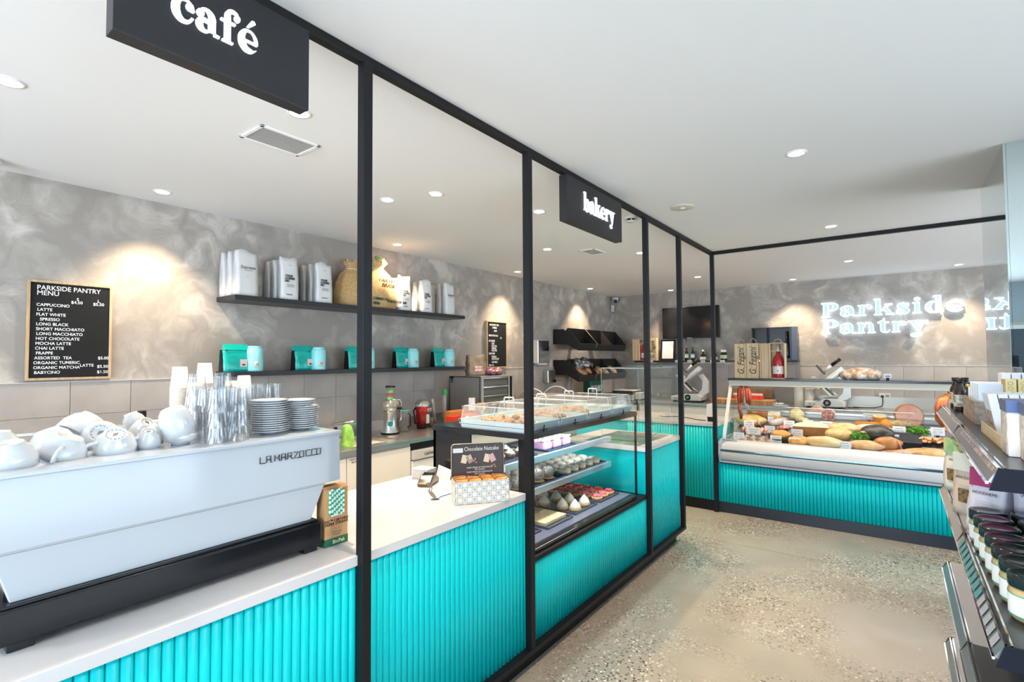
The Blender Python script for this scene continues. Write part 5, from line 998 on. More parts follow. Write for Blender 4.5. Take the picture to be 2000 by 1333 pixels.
for i, x in enumerate((-2.49,-2.315)):
    t = thing('syrup_flask', 'round-shouldered dark syrup bottle with white label, %s on the far shelf' % ['left one','half behind a post'][i], 'bottle', (x,8.46,1.5525)); MB().lathe([(0,0),(.045,0),(.047,.008),(.046,.06),(.030,.095),(.014,.115),(.013,.15),(0,.15)], 24).build('body', oil, t); MB().lathe([(.0478,.012),(.0475,.058)], 24).build('label', paperw, t); MB().lathe([(.016,.145),(.016,.172),(0,.172)], 14).build('cap', paperw, t)
t = thing('preserve_jar', 'dark preserve jar with a white lid at the right on the far shelf', 'jar', (-2.175,8.46,1.5525)); MB().lathe([(0,0),(.045,0),(.047,.01),(.047,.11),(.038,.13),(0,.13)], 24).build('body', oil, t); MB().lathe([(.040,.13),(.040,.165),(0,.165)], 20).build('lid', paperw, t); MB().lathe([(.0482,.03),(.0482,.085)], 24).build('label', mat('label_pale_green', (.45,.55,.40), .5), t)
t = thing('gift_box', 'open black gift box with decanter at the right end of the far shelf', 'gift box', (-1.46,8.50,1.5525)); ch = mat('charcoal_box', (.02,.02,.024), .25)
MB().box(-.295,.27,.07,.08,0,.49).box(.22,.31,-.08,.08,0,.49).box(-.295,.27,-.07,.08,0,.01).box(-.295,.27,-.07,.08,.48,.49).box(-.295,-.285,-.07,.08,0,.49).box(-.10,-.09,-.07,.08,0,.49).build('case', ch, t); MB().box(.248,.312,-.082,-.079,0,.49).build('satin_edge', mat('satin_blue', (.08,.11,.18), .3), t)
MB().lathe([(0,.03),(.045,.03),(.05,.08),(.045,.20),(.018,.27),(.014,.42),(.02,.43)], 20, 0, Matrix.Translation((.17,0,0))).build('decanter', mat('decanter_dark', (.03,.03,.035), .05, coat=.6), t)
# backlit sign
sg = thing('wall_sign', 'glowing white Parkside Pantry letters on the far plaster wall', 'sign', (-.06,8.6,2.15))
tubem = mat('neon_tube', (1,1,1), .4, emit=.75, ecol=(.92,.97,1)); facem = mat('letter_face', (.35,.50,.70), .4, emit=.16, ecol=(.55,.74,1))
wtot = glyphs('letter', sg, 'Parkside', .145, (-.845,8.575,2.165), (1,0,0), (0,0,1), facem, .010, track=9, tube=.0038, tmat=tubem, squash=1.235)
wt2 = glyphs('letter', sg, 'Pantry', .145, (-.845,8.575,1.922), (1,0,0), (0,0,1), facem, .010, track=9, tube=.0038, tmat=tubem, squash=1.20)
print('signwidth', wtot*1.2, wt2*1.16)
# sockets, slicers, boards on the far bench
t = thing('power_socket', 'white double power socket with a black plug on the far wall', 'socket', (-.14,8.604,1.06)); MB().box(-.065,.065,-.008,0,-.038,.038).build('plate', whitem, t, bevel=.003); MB().cyl((-.025,-.045,-.005), .018, .038, 12, 0, 'y').build('plug', black, t); MB().box(.01,.05,-.0088,-.008,-.02,.02).build('holes', inkg, t)
o = MB().tube([(-.165,8.565,1.05),(-.16,8.53,.98),(-.17,8.50,.93),(-.25,8.45,.91),(-.40,8.40,.908),(-.48,8.36,.915),(-.42,8.33,.91),(-.55,8.30,.908)], .006, 8).build('cord', black, None); tag(o, 'black cord from the far wall socket curling along the steel bench', 'cable')
alum = mat('slicer_aluminium', (.58,.57,.55), .3, .35)
def slicer(loc, rz, lab, s=1.0):
    t = thing('meat_slicer', lab, 'slicer', loc, rz)
    MB().prism([(-.27,.02),(.20,.02),(.20,.09),(.13,.13),(-.05,.13),(-.10,.09),(-.27,.09)], 'y', -.16, .16).build('base', alum, t, bevel=.012)
    for x in (-.22,.15):
        for y in (-.12,.12): MB().cyl((x,y,0), .022, .025, 10).build('foot', black, t)
    MB().prism([(.06,.10),(.20,.10),(.26,.14),(.26,.32),(.17,.44),(.10,.42),(.17,.32),(.16,.20)], 'y', .02, .10).build('blade_housing', alum, t, bevel=.01)
    MB().cyl((0,0,0), .145, .012, 36, 0, 'z', Matrix.Translation((.02,0,.27)) @ Matrix.Rotation(R_(48),4,'Y')).build('blade', chrome, t)
    MB().box(-.19,.15,-.16,.15,-.014,.010,0,Matrix.Translation((-.05,0,.28)) @ Matrix.Rotation(R_(48),4,'Y')).build('gauge_plate', alum, t, bevel=.004)
    MB().box(-.17,.17,-.14,.12,-.016,.016,0,Matrix.Translation((.02,-.05,.38)) @ Matrix.Rotation(R_(-42),4,'Y')).build('carriage', alum, t, bevel=.004)
    MB().box(-.12,.12,-.04,.04,-.035,.035,0,Matrix.Translation((.10,-.10,.46)) @ Matrix.Rotation(R_(-42),4,'Y')).build('pusher', alum, t, bevel=.006)
    MB().box(-.08,.08,-.035,.035,-.012,.012,0,Matrix.Translation((-.07,-.10,.52)) @ Matrix.Rotation(R_(52),4,'Y')).build('pusher_plate', mat('slicer_grey', (.10,.10,.11), .5), t, bevel=.006)
    MB().tube([(-.05,-.10,.47),(.06,-.10,.58)], .018, 12).build('arm', alum, t); MB().tube([(.06,-.10,.58),(.16,-.10,.665)], .022, 12).build('handle', black, t)
    MB().cyl((.0,-.165,.075), .045, .03, 20, 0, 'y').build('knob', black, t); MB().cyl((-.0,-.168,.075), .02, .006, 16, 0, 'y').build('knob_cap', chrome, t)
    for x in (-.20,-.15): MB().cyl((x,-.166,.055), .012, .01, 10, 0, 'y').build('switch', inkg, t)
    return t
s1 = slicer((-2.62,8.22,.904), 0, 'grey meat slicer on the far bench, seen between the right-hand posts')
s2 = slicer((-.76,8.22,.904), 0, 'second meat slicer, rising behind the deli case on the far bench')
t = thing('chopping_block', 'thick wooden butcher block on the far bench left of the deli case', 'chopping board', (-1.86,8.15,.904))
for i in range(12): MB().box(-.39+i*.07,-.323+i*.07,-.16,.16,0,.075).build('wood_strip', ply, t, bevel=.002)
t = thing('chopping_board', 'upright wooden board leaning on the wall behind the butcher block', 'chopping board', (-1.75,8.55,.98), Euler((R_(-6),0,0))); MB().box(-.40,.25,-.012,.012,0,.13).build('board', ply, t, bevel=.006)
t = thing('red_box', 'red and white cling wrap box standing on the butcher block', 'box', (-1.76,8.16,.980)); MB().box(-.20,.20,-.04,.04,0,.09).build('carton', red, t, bevel=.002); MB().box(-.20,.20,-.0405,-.0400,.06,.088).build('white_band', paperw, t); txt('lettering', t, 'CLING', .05, (-.12,-.0412,.015), (1,0,0), (0,0,1), inkw, world=False)
for i, (x, h) in enumerate(((-1.12,.27),(-.98,.25))):
    t = thing('towel_roll', 'pale paper towel roll standing on the far bench, %s one' % ['left','right'][i], 'paper roll', (x,8.25,.904)); MB().cyl((0,0,0), .062, h, 24).build('roll', mat('roll_cream', (.72,.68,.60), .8), t); MB().cyl((0,0,h), .02, .002, 12).build('core', kraft, t)
t = thing('utensil_tray', 'silver tray of tongs on the far bench beside the butcher block', 'tray', (-1.32,8.10,.904)); MB().box(-.10,.10,-.08,.08,0,.03).build('tray', steel, t, bevel=.004)
for k in range(4): MB().tube([(-.09+.03*k,-.07,.04),(.02+.02*k,.08,.045)], .006, 6).build('tong', chrome, t)
# ------------------------------------------------------------ far left counter (deli service end)
t = thing('service_end_counter', 'turquoise fluted counter end with white top, left of the deli case', 'counter', (-2.0,5.9,0))
B().box(-3.2,-1.535,YF+.013,6.35,.105,.872).build('carcass', teal, t, world=True); B().box(-3.2,-1.52,YF+.0,6.3,0,.105).build('plinth', black, t, world=True)
flutes(t, 'x', -2.52, -1.555, .110, .872)
o = MB().box(-3.2,-1.518,YF-.004,6.40,.873,.905).build('worktop', stone, None, bevel=.002); tag(o, 'white stone top of the counter end beyond the opening', 'worktop')
t = thing('desk_phone', 'white device with black base on the counter end beside the deli case', 'device', (-1.63,5.78,.906)); MB().prism([(-.05,.04),(.05,.04),(.05,.17),(.03,.20),(-.04,.18)], 'y', -.03, .03).build('body', whitem, t, bevel=.01); MB().box(-.03,.055,-.04,.04,0,.05).build('base', black, t, bevel=.008)
o = MB().tube([(-1.69,5.78,.91),(-1.80,5.82,.909),(-1.95,5.95,.909),(-2.10,5.98,.909),(-2.20,5.90,.909),(-2.26,5.94,.909)], .004, 6).build('device_cord', black, None); tag(o, 'thin black cord trailing across the white counter end', 'cable')
# ------------------------------------------------------------ deli case
DX0, DX1 = -1.455, 1.45
dl_ = thing('deli_counter', 'turquoise fluted base with black kick under the deli case', 'counter', (-.3,5.9,0))
B().box(-1.515,1.5,YF+.013,6.5,.10,.505).build('carcass', teal, dl_, world=True); B().box(-1.52,1.5,YF,6.4,0,.105).build('plinth', mat('plinth_navy', (.015,.022,.035), .35), dl_, world=True)
B().box(-1.50,1.5,YF-.002,YF+.02,.502,.512).build('black_trim', black, dl_, world=True)  # thin black strip between the flutes and the case
flutes(dl_, 'x', -1.50, .72, .108, .502)
dw = mat('deli_white', (.76,.77,.80), .22); dg = mat('deli_grey', (.40,.45,.52), .25)
de = thing('deli_case', 'long white refrigerated deli case with slanted glass front', 'deli case', (-.3,6.0,.512))
prof = [(5.62,.522),(5.585,.545),(5.566,.59),(5.562,.64),(5.572,.69),(5.60,.725),(5.66,.742),(5.72,.742),(5.72,.66),(5.70,.60),(5.70,.522)]
B().prism(prof, 'x', DX0-.045, DX1, 0, True).build('front_bumper', dw, de, world=True)
B().box(DX0-.045,DX1,5.575,5.60,.514,.532).build('lower_trim', dg, de, world=True)
B().prism([(5.563,.628),(5.560,.640),(5.562,.652),(5.57,.64)], 'x', DX0-.03, DX1).build('chrome_strip', mat('strip_dark', (.10,.16,.19), .12, .6), de, world=True)
B().prism([(5.58,.520),(5.555,.60),(5.560,.72),(5.62,.750),(6.45,.750),(6.45,.520)], 'x', DX0-.050, DX0-.025).build('end_cap', dg, de, world=True, bevel=.006)
B().box(DX0-.02,DX1,5.72,6.62,.52,.60).build('tank', dw, de, world=True)
B().prism([(5.70,.700),(6.60,.916),(6.60,.902),(5.70,.686)], 'x', DX0+.005, DX1).build('display_deck', mat('deck_steel', (.25,.26,.30), .25, .5), de, world=True)
B().box(DX0,DX1,6.60,6.64,.6,.97).build('rear_wall', mat('deli_rear', (.62,.66,.72), .25), de, world=True); B().box(DX0,DX1,6.58,6.70,.965,.985).build('rear_worktop', steelb, de, world=True)
gl = [(5.668,.742),(5.985,1.292),(5.991,1.290),(5.675,.742)]
B().prism(gl, 'x', DX0+.01, DX1).build('front_glass', glassp, de, world=True)
B().prism([(5.675,.745),(6.60,.745),(6.60,.93),(6.25,1.292),(5.99,1.292)], 'x', DX0+.004, DX0+.008).build('end_glass', glassp, de, world=True)
B().prism([(5.640,.742),(5.672,.742),(5.995,1.295),(5.965,1.295)], 'x', DX0-.030, DX0+.002).build('end_post', mat('post_ivory', (.66,.65,.60), .3), de, world=True, bevel=.003)
B().prism([(5.93,1.290),(6.05,1.290),(6.06,1.352),(5.925,1.352)], 'x', DX0-.02, DX1).build('top_bar', mat('bar_cream', (.62,.60,.52), .4), de, world=True, bevel=.004)
B().box(DX0-.025,DX1,5.90,6.28,1.352,1.372).build('top_shelf', mat('top_navy', (.012,.018,.03), .2), de, world=True, bevel=.003)
B().box(DX0+.01,DX0+.14,5.85,5.853,.905,.912).build('clip', chrome, de, world=True)
B().prism([(6.27,1.352),(6.29,1.352),(6.62,.985),(6.60,.985)], 'x', DX0, DX0+.03).build('rear_post', dw, de, world=True)
B().tube([(DX0+.1,6.40,1.0),(DX0+.1,6.40,1.04),(DX1,6.40,1.04)], .005, 6).build('rail_tube', chrome, de, world=True)
B().box(-1.43,-1.33,5.618,5.620,.735,.741).build('maker_badge', inkg, de, world=True)
ll = area('case_light', (0,0,0), (0,0,0), 2.7, .06, 4.5, (1,.90,.76)); ll.parent = de; ll.location = (.28,.02,.765)
TZ = 1.3725
script_box(-1.365,6.03,TZ,.118,.10,.375,'wooden wine box with black script, leftmost on the deli case')
script_box(-1.243,6.03,TZ,.118,.10,.378,'wooden wine box with black script, second on the deli case')
t = thing('wine_box_lid', 'plain pale wooden lid panel standing between script box and open box', 'box lid', (-1.128,6.03,TZ)); MB().box(-.05,.052,-.02,.02,0,.375).build('panel', pine, t, bevel=.001); MB().box(-.035,-.032,-.0215,-.02,0,.375).box(.035,.038,-.0215,-.02,0,.375).build('edge_line', MATS['joint_brown'], t); MB().box(-.055,-.042,-.028,-.02,.18,.20).build('clasp', mat('brass', (.6,.42,.12), .3, .8), t)
open_box(-1.000,6.03,TZ,.145,.105,.378,'open wooden box with rose bottle, rightmost wine box on the deli case','rose wine bottle with pale foil neck in the open box on the deli case',.052)
MB().tube([(-.035,-.0,.378),(-.03,0,.405),(0,0,.42),(.03,0,.405),(.035,0,.378)], .004, 8).build('rope_handle', MATS['rope'], [o for o in bpy.data.objects if o.name.startswith('open_wine_box')][-1])
t = thing('bread_loaf', 'large round flour-dusted loaf on top of the deli case', 'bread', (-.285,6.08,TZ))
crb = mat('floured_crust', (.42,.22,.08), .7, col2=(.82,.79,.72), vs=26, bump=.6, bs=70)
for k in range(8):
    a = k*PI/4; MB().ell((.095*math.cos(a), .075*math.sin(a), .045), (.085,.07,.055), 14, 9, noise=.05, zmin=.002, seed=k).build('loaf_segment', crb, t)
MB().ell((0,0,.062), (.125,.10,.058), 20, 10, noise=.04, zmin=.01).build('loaf_crown', mat('flour_white', (.85,.84,.80), .8, col2=(.50,.32,.15), vs=18), t)
t = thing('price_card', 'small white price card on a black clip beside the floured loaf', 'price card', (-.07,6.02,TZ)); MB().box(-.030,.030,-.001,.001,.022,.062).build('card', paperw, t); MB().box(-.018,.018,-.0016,-.001,.034,.044).build('print', mat('blue_ink', (.05,.12,.45), .5), t); MB().box(-.012,.012,-.012,.012,0,.025).build('clip', black, t)
# ---- food in the deli case
def dz(y): return .706+.24*(y-5.72)
def sat(c):
    g = sum(c)/3; return tuple(max(.004, (g+(q-g)*1.15)*.74) for q in c)
def col(name, c1, c2=None, r=.4, vs=18, b=0, v=.15):
    c1 = sat(c1); c2 = sat(c2) if c2 else None; return mat(name, c1, r, col2=c2, vs=vs, bump=b, var=0 if c2 else v)
def food(name, lab, cat, x, y, rz=0, z=None, tilt=True):
    t = thing(name, lab, cat, (x,y,(dz(y) if z is None else z)+.003), Euler((.235 if tilt else 0,0,rz))); t.scale = (1.12,1.10,1.14); return t
rind = col('rind_orange', (.60,.22,.03), (.72,.38,.10), vs=10); cheese = col('cheese_pale', (.85,.74,.45)); chw = col('cheese_white', (.86,.80,.66)); hamp = col('ham_pink', (.78,.38,.30), (.85,.55,.45), vs=25); hamr = col('ham_rind', (.45,.17,.06), (.62,.32,.12), vs=14)
salam = col('salami_cut', (.45,.04,.03), (.80,.55,.48), vs=70); salp = col('salami_pale', (.80,.42,.28), (.88,.62,.45), vs=60); gfm = col('grey_casing', (.48,.42,.42), (.62,.56,.54), vs=80); brn = col('smoked_brown', (.28,.10,.03), (.48,.22,.07), vs=16); chor = col('chorizo_red', (.22,.03,.012), (.38,.08,.03), vs=20, b=.4)
def wheel(lab, x, y, r, h, side, top, rz=0, part=1.0, nm='cut_cheese'):
    t = food(nm, lab, 'cheese', x, y, rz); n = max(6, int(28*part)); pts_ = [(0,0)] if part < .99 else []; N_ = n if part >= .99 else n+1
    pl = pts_+[(r*math.cos(2*PI*part*k/n), r*math.sin(2*PI*part*k/n)) for k in range(N_)]
    MB().prism(pl, 'z', 0, h).build('rind', side, t, bevel=.004); MB().prism([(a*.985,b*.985) for a,b in pl], 'z', h, h+.0015).build('cut_top', top, t); return t
def loaf(nm, lab, cat, x, y, sx, sy, sz, m_, rz=0, noise=.05, cut=None, cm_=None, seed=1, zz=None):
    t = food(nm, lab, cat, x, y, rz, zz); MB().ell((0,0,sz), (sx,sy,sz), 20, 12, noise=noise, seed=seed).build('body', m_, t)
    if cut: MB().lathe([(0,.0),(sy*.86,.0),(sy*.86,.003),(0,.0035)], 20, 0, Matrix.Translation((cut*sx*.62,-sy*.25,sz)) @ Matrix.Rotation(cut*R_(70),4,'Y') @ Matrix.Diagonal((sz/sy,1,1,1)), True).build('cut_face', cm_, t)
    return t
def log(nm, lab, cat, x, y, ln, r, m_, rz=0, cm_=None, z=None):
    t = food(nm, lab, cat, x, y, rz, z); MB().tube([(-ln/2,0,r),(-ln*.46,0,r),(0,0,r*1.02),(ln*.46,0,r),(ln/2,0,r)], [r*.7,r,r*1.03,r,r*.7], 16).build('body', m_, t)
    if cm_: MB().cyl((ln/2,0,r), r*.68, .002, 16, 0, 'x').build('cut_face', cm_, t)
    return t
def disc(nm, lab, cat, x, y, r, th, m_, cm_, rz=0):
    t = food(nm, lab, cat, x, y, rz, None, False); MB().cyl((0,th,r), r, th*.0+th, 28, 0, 'y').build('casing', m_, t); MB().cyl((0,th-.002,r), r*.93, .002, 28, 0, 'y').build('cut_face', cm_, t); return t
log('salami_log','dark red salami log near the left end of the deli case','salami',-1.27,6.44,.24,.042,brn,-.15,salam)
t = food('feta_block','pale block wrapped in film beside the dark salami log','cheese',-1.12,6.42,.1); MB().box(-.055,.055,-.05,.05,0,.085).build('block', chw, t, bevel=.006)
loaf('cured_ham','cured ham with yellow fat edge, left part of the second row','ham',-1.33,6.25,.145,.10,.050,col('fat_yellow',(.62,.42,.14),(.75,.58,.34)),.05,cut=1,cm_=salam)
t = food('salami_stick','whitish grey salami stick lying slanted in the left half','salami',-1.06,6.22,.9); MB().tube([(-.08,0,.04),(.0,0,.055),(.08,0,.06)],[.034,.036,.036],16).build('body',gfm,t)
wheel('pale cheese wedge behind the slanted grey salami', -.98,6.36,.13,.055,rind,chw,2.2,.18,'cheese_wedge')
loaf('provolone','round pale cheese with net marks at the back centre-left','cheese',-.905,6.50,.070,.07,.056,cheese,0,.03)
log('cheese_stick','small pale cheese stick in front of the netted round cheese','cheese',-.84,6.42,.13,.026,cheese,-.6,chw)
disc('mortadella','upright pale pink salami disc at the back, left of the dark one','salami',-.725,6.53,.066,.07,salp,salp)
disc('salami_round','upright dark red marbled salami disc with white casing','salami',-.612,6.48,.060,.08,chw,salam)
t = food('dark_cheese','small dark-rinded cheese wedge in front of the pale disc','cheese',-.775,6.29,.3); MB().prism([(-.05,-.04),(.05,-.03),(.05,.04),(-.05,.04)],'z',0,.058).build('rind',col('dark_rind',(.05,.03,.02)),t,bevel=.006); MB().prism([(-.045,-.036),(.045,-.026),(.045,.036),(-.045,.036)],'z',.058,.060).build('cut_top',chw,t)
t = food('sliced_meat','folded dark cured meat slices behind the double price tag at left','cured meat',-1.25,6.02)
for k in range(7): MB().tube([(-.10+.033*k,-.04,.01),(-.09+.033*k,0,.045),(-.10+.033*k,.05,.012)],[.012,.018,.012],8).build('slice',hamp if k%2 else salam,t)
t = food('red_meat','small pile of red cured meat sticks in the centre-left','cured meat',-.99,6.19)
for k in range(4): MB().tube([(-.05,-.03+.02*k,.018),(.05,-.02+.02*k,.024)],.014,8).build('stick',salam,t)
ms = None
for k in range(12):
    L = 'small pale sausage at the front left of the deli case, %s from left, %s row' % (oo(k%4), oo(k//4))
    p = (-1.30+.085*(k%4)+rb.uniform(-.01,.01), 5.76+.045*(k//4), dz(5.76+.045*(k//4))+.022)
    if ms is None: ms = MB().tube([(-.035,0,0),(0,.004,.004),(.035,0,0)],[.010,.017,.010],10).build('small_sausage', col('sausage_pale',(.62,.38,.28),(.75,.60,.50),vs=30), None, p); tag(ms, L, 'sausage', 'small pale sausages at the front left')
    else: again(ms, p, rb.uniform(-.9,.9), L)
t = food('serving_bowl','black round dish under the orange smoked cheese','dish',-.97,5.86); MB().lathe([(0,0),(.07,0),(.105,.05),(.10,.05),(.066,.006),(0,.006)],28).build('bowl',black,t)
loaf('smoked_cheese','orange smoked cheese resting in the black dish','cheese',-.97,5.86,.085,.07,.034,rind,0,.06,zz=dz(5.86)+.030)
loaf('orange_ham','orange glazed ham piece at the front beside the stacked price tags','ham',-.79,5.80,.10,.07,.036,col('glaze_orange',(.70,.28,.05),(.85,.52,.2)),.2,.07)
wheel('large half wheel of pale cheese with brown rind in the centre', -.72,6.05,.145,.085,hamr,cheese,.1,.5)
loaf('rind_cheese','cream cheese block with brown speckled rind right of the half wheel','cheese',-.47,6.0,.115,.085,.052,col('speckle_rind',(.55,.35,.14),(.72,.52,.28),vs=70),-.1,.04)
loaf('chicken_breast','large pale cooked chicken breast at the front centre','chicken',-.58,5.79,.150,.075,.045,col('chicken_skin',(.78,.48,.20),(.86,.72,.50),vs=9),-.05,.07,seed=4)
loaf('roast_pork','orange roast pork loin in the second row centre','roast',-.44,6.20,.145,.07,.045,col('roast_orange',(.78,.30,.10),(.88,.60,.40),vs=12),.05,.05)
loaf('pale_loaf','long pale turkey roll behind the left parsley bunch','turkey',-.21,6.25,.15,.06,.038,chw,0,.04)
pl = col('parsley_green',(.05,.22,.01),(.18,.48,.03),vs=40)
def parsley(lab, x, y, n, sd_):
    t = food('parsley_bunch', lab, 'parsley', x, y); rr = random.Random(sd_); m = MB()
    for k in range(n):
        a, r = rr.uniform(0,2*PI), math.sqrt(rr.random())*.075; z = .02+rr.random()*.055*(1-r*6)+.02; q = (r*math.cos(a), r*math.sin(a)*.8, z)
        T_ = Matrix.Translation(q) @ Euler((rr.uniform(-1,1),rr.uniform(-1,1),rr.uniform(0,6))).to_matrix().to_4x4()
        m.add([(0,0,0),(.010,.004,.003),(.014,.012,0),(.006,.010,.004),(.002,.018,.002),(-.004,.010,.003),(-.012,.010,0),(-.008,.003,.003)], [(0,1,2,3),(0,3,4,5),(0,5,6,7)], 0, False, T_)
    o = m.build('leaves', pl, t); o['kind'] = 'stuff'; MB().tube([(0,0,0),(.0,0,.05)],.012,6).build('stem', pl, t)
parsley('curly green parsley bunch left of the black ham', -.305,5.98,420,1); parsley('smaller green parsley bunch behind the sausages', .150,6.22,320,2)
blk = col('black_rind',(.025,.02,.018),v=.3)
t = loaf('black_ham','dark black-rinded ham with a pink cut end right of the parsley','ham',-.165,6.06,.125,.10,.068,blk,-.2,.03); MB().lathe([(0,0),(.045,0),(.045,.004),(0,.005)],20,0,Matrix.Translation((-.08,-.075,.055)) @ Matrix.Rotation(R_(75),4,'X') @ Matrix.Rotation(R_(-25),4,'Y')).build('cut_face',hamp,t)
loaf('ham_piece','golden-skinned ham piece at the front right of centre','ham',-.25,5.81,.130,.07,.038,col('ham_gold',(.72,.34,.14),(.85,.58,.38),vs=14),-.15,.05,cut=-1,cm_=hamp)
loaf('smoked_ham','brown smoked ham with pink cut top beside the golden piece','ham',-.085,5.87,.10,.075,.050,hamr,.35,.05,cut=1,cm_=hamp)
t = food('ham_slices','fan of pink ham slices at the front, right of the smoked ham','ham',.005,5.77)
for k in range(6): MB().ell((-.09+.035*k,.01*(k%2),.012+.004*k),(.042,.045,.008),14,6,noise=.05,seed=k).build('slice',hamp,t)
loaf('fish_fillet','long golden smoked fillet at the front right','fish',.24,5.79,.185,.07,.026,col('fillet_gold',(.68,.30,.08),(.88,.66,.38),vs=12),-.03,.06,seed=6)
disc('ham_disc','large upright pink ham disc at the back right','ham',.10,6.42,.105,.10,hamr,hamp,.1)
disc('ham_end','upright pink ham end beside the hanging smoked meat','ham',.40,6.33,.085,.10,hamr,hamp,-.2)
fk = None
for k in range(14):
    L = 'orange-pink frankfurter right of the parsley, %s from left in the %s layer' % (oo(k%8), 'upper' if k > 7 else 'lower')
    p = (.17+.022*(k%8)+rb.uniform(-.004,.004), 6.05+(.01 if k > 7 else 0), dz(6.05)+.032+(.022 if k > 7 else 0))
    if fk is None: fk = MB().tube([(0,-.07,0),(0,-.06,.003),(0,0,.008),(0,.06,.003),(0,.07,0)],[.004,.011,.0125,.011,.004],10).build('frankfurter', col('frank_orange',(.72,.24,.09),(.85,.45,.25),vs=10), None, p); tag(fk, L, 'sausage', 'frankfurters in the deli case')
    else: again(fk, p, rb.uniform(-.5,.5), L)
t = food('food_tray','black flat tray under the frankfurters','tray',.27,6.05); MB().box(-.16,.16,-.10,.10,.0,.012).build('tray',blackg,t,bevel=.004)
t = food('food_tray','deep black tray between the black ham and the frankfurters','tray',.04,6.03); MB().prism([(-.10,0),(.10,0),(.115,.06),(-.115,.06)],'y',-.11,.11).build('tray',blackg,t,bevel=.004)
wheel('round orange cheese at the back beside a price tag', -.15,6.50,.055,.085,rind,cheese)
t = loaf('smoked_scamorza','orange-brown smoked cheese ball in front of the round cheese','cheese',-.10,6.34,.045,.045,.052,rind,0,.04)
for k, (x, y, a) in enumerate(((-.05,6.50,.2),(-.02,6.46,.6),(.02,6.50,-.1))): log('smoked_stick','mottled smoked cheese stick at the back, %s of three' % oo(k),'cheese',x,y,.14,.024,col('mottle',(.45,.28,.10),(.75,.60,.35),vs=25),a,chw)
log('brown_log','long golden-brown cheese log behind the pale turkey roll','cheese',-.24,6.38,.22,.03,rind,0,chw)
t = food('bacon_slices','layered bacon slices in the third row centre','bacon',-.46,6.36)
for k in range(8): MB().box(-.13+.032*k,-.085+.032*k,-.04,.04,.005+.003*(k%3),.016+.003*(k%3),0,Matrix.Rotation(.15*(k%2),4,'Y')).build('slice',hamp if k%2 else salp,t)
# hanging
t = thing('hanging_chorizo','bunch of red chorizo sausages hanging at the left end of the deli case','sausage',(-1.37,6.12,1.29))
for k, (x, l) in enumerate(((-.045,.17),(-.015,.15),(.03,.16),(.055,.17))): MB().tube([(x*.4,0,-.0),(x,0,-.045),(x*1.15,.01,-.045-l*.5),(x*1.1,0,-.045-l)],[.006,.018,.021,.012],12).build('sausage',chor,t)
MB().tube([(-.045,0,-.21),(-.05,.0,-.26),(-.03,.01,-.34),(-.035,.01,-.38)],[.012,.02,.02,.012],12).build('sausage',chor,t); MB().tube([(0,0,0),(0,0,-.03)],.004,6).build('string',MATS['string'],t)
t = thing('hanging_ham','dark orange smoked meat piece hanging at the right of the deli case','smoked meat',(.37,6.12,1.24))
MB().tube([(0,0,0),(-.04,0,-.04),(-.05,0,-.12),(-.05,0,-.22),(-.03,0,-.28)],[.02,.045,.052,.05,.03],16).tube([(.0,0,.0),(.05,0,.01),(.09,0,-.03),(.10,0,-.12)],[.03,.03,.028,.02],12).build('meat',col('smoked_orange',(.22,.045,.012),(.42,.13,.035),vs=12,b=.4),t); MB().tube([(0,0,0),(0,0,.05)],.004,6).build('hook',chrome,t)
# price tags
TG = [(-1.440,6.43,'beside the hanging chorizo'),(-1.322,6.12,'in front of the cured ham'),(-1.12,6.34,'at the pale block'),(-.940,6.20,'at the cheese wedges'),(-.690,6.22,'left of the pink pair'),(-.600,6.24,'right of the pink pair'),(-1.237,5.92,'on the folded meats, wide one'),(-1.095,6.00,'right of the wide one'),(-1.345,5.755,'in the front left corner'),(-.993,5.745,'in front of the black dish'),(-.832,5.96,'upper one of the stacked pair'),(-.821,5.73,'lower one of the stacked pair'),(-.410,5.735,'front centre below the rind cheese'),(-.050,6.00,'behind the smoked ham'),(.003,6.22,'left of the small parsley bunch'),(-.243,6.56,'at the back left of the round cheese'),(.292,6.25,'at the frankfurters'),(.208,6.20,'half hidden behind the small parsley')]
tb = mat('tag_blue_ink', (.18,.30,.60), .6); prs = ['49','62','24','69','62','62','34','79','21','26','19','20','24','23','28','31','27','22']
for i, (x, y, w_) in enumerate(TG):
    t = thing('price_tag', 'white handwritten price tag %s' % w_, 'price tag', (x,y,dz(y)+.004), Euler((-.12,0,rb.uniform(-.12,.12))), 'price tags in the deli case')
    a = .070 if 'wide' in w_ and 'right' not in w_ else .052; MB().box(-a,a,-.001,.001,.018,.092).build('card', paperw, t); MB().box(-a*.6,a*.6,-.0014,-.001,.070,.075).box(-a*.4,a*.4,-.0014,-.001,.026,.029).build('print', inkg, t)
    txt('lettering', t, '$%s.90' % prs[i], .026, (0,-.0015,.040), (1,0,0), (0,0,1), tb, .0003, 'CENTER', world=False); MB().box(-.012,.012,-.006,.006,0,.018).build('clip', black, t)
# ------------------------------------------------------------ mirror-clad column
t = thing('mirror_column', 'square mirror-clad column rising behind the product shelves', 'column', (.9,4.13,0))
B().box(.488,1.6,3.692,4.575,0,ZC).build('core', whitem, t, world=True)
B().box(.478,.487,3.682,4.585,0,ZC).build('mirror_panel', mirror, t, world=True); B().box(.488,1.6,3.682,3.691,0,ZC).build('mirror_panel', mirror, t, world=True)
B().box(.4765,.4785,3.6805,3.6825,0,ZC).build('edge_strip', mat('mirror_edge', (.35,.5,.48), .2), t, world=True)
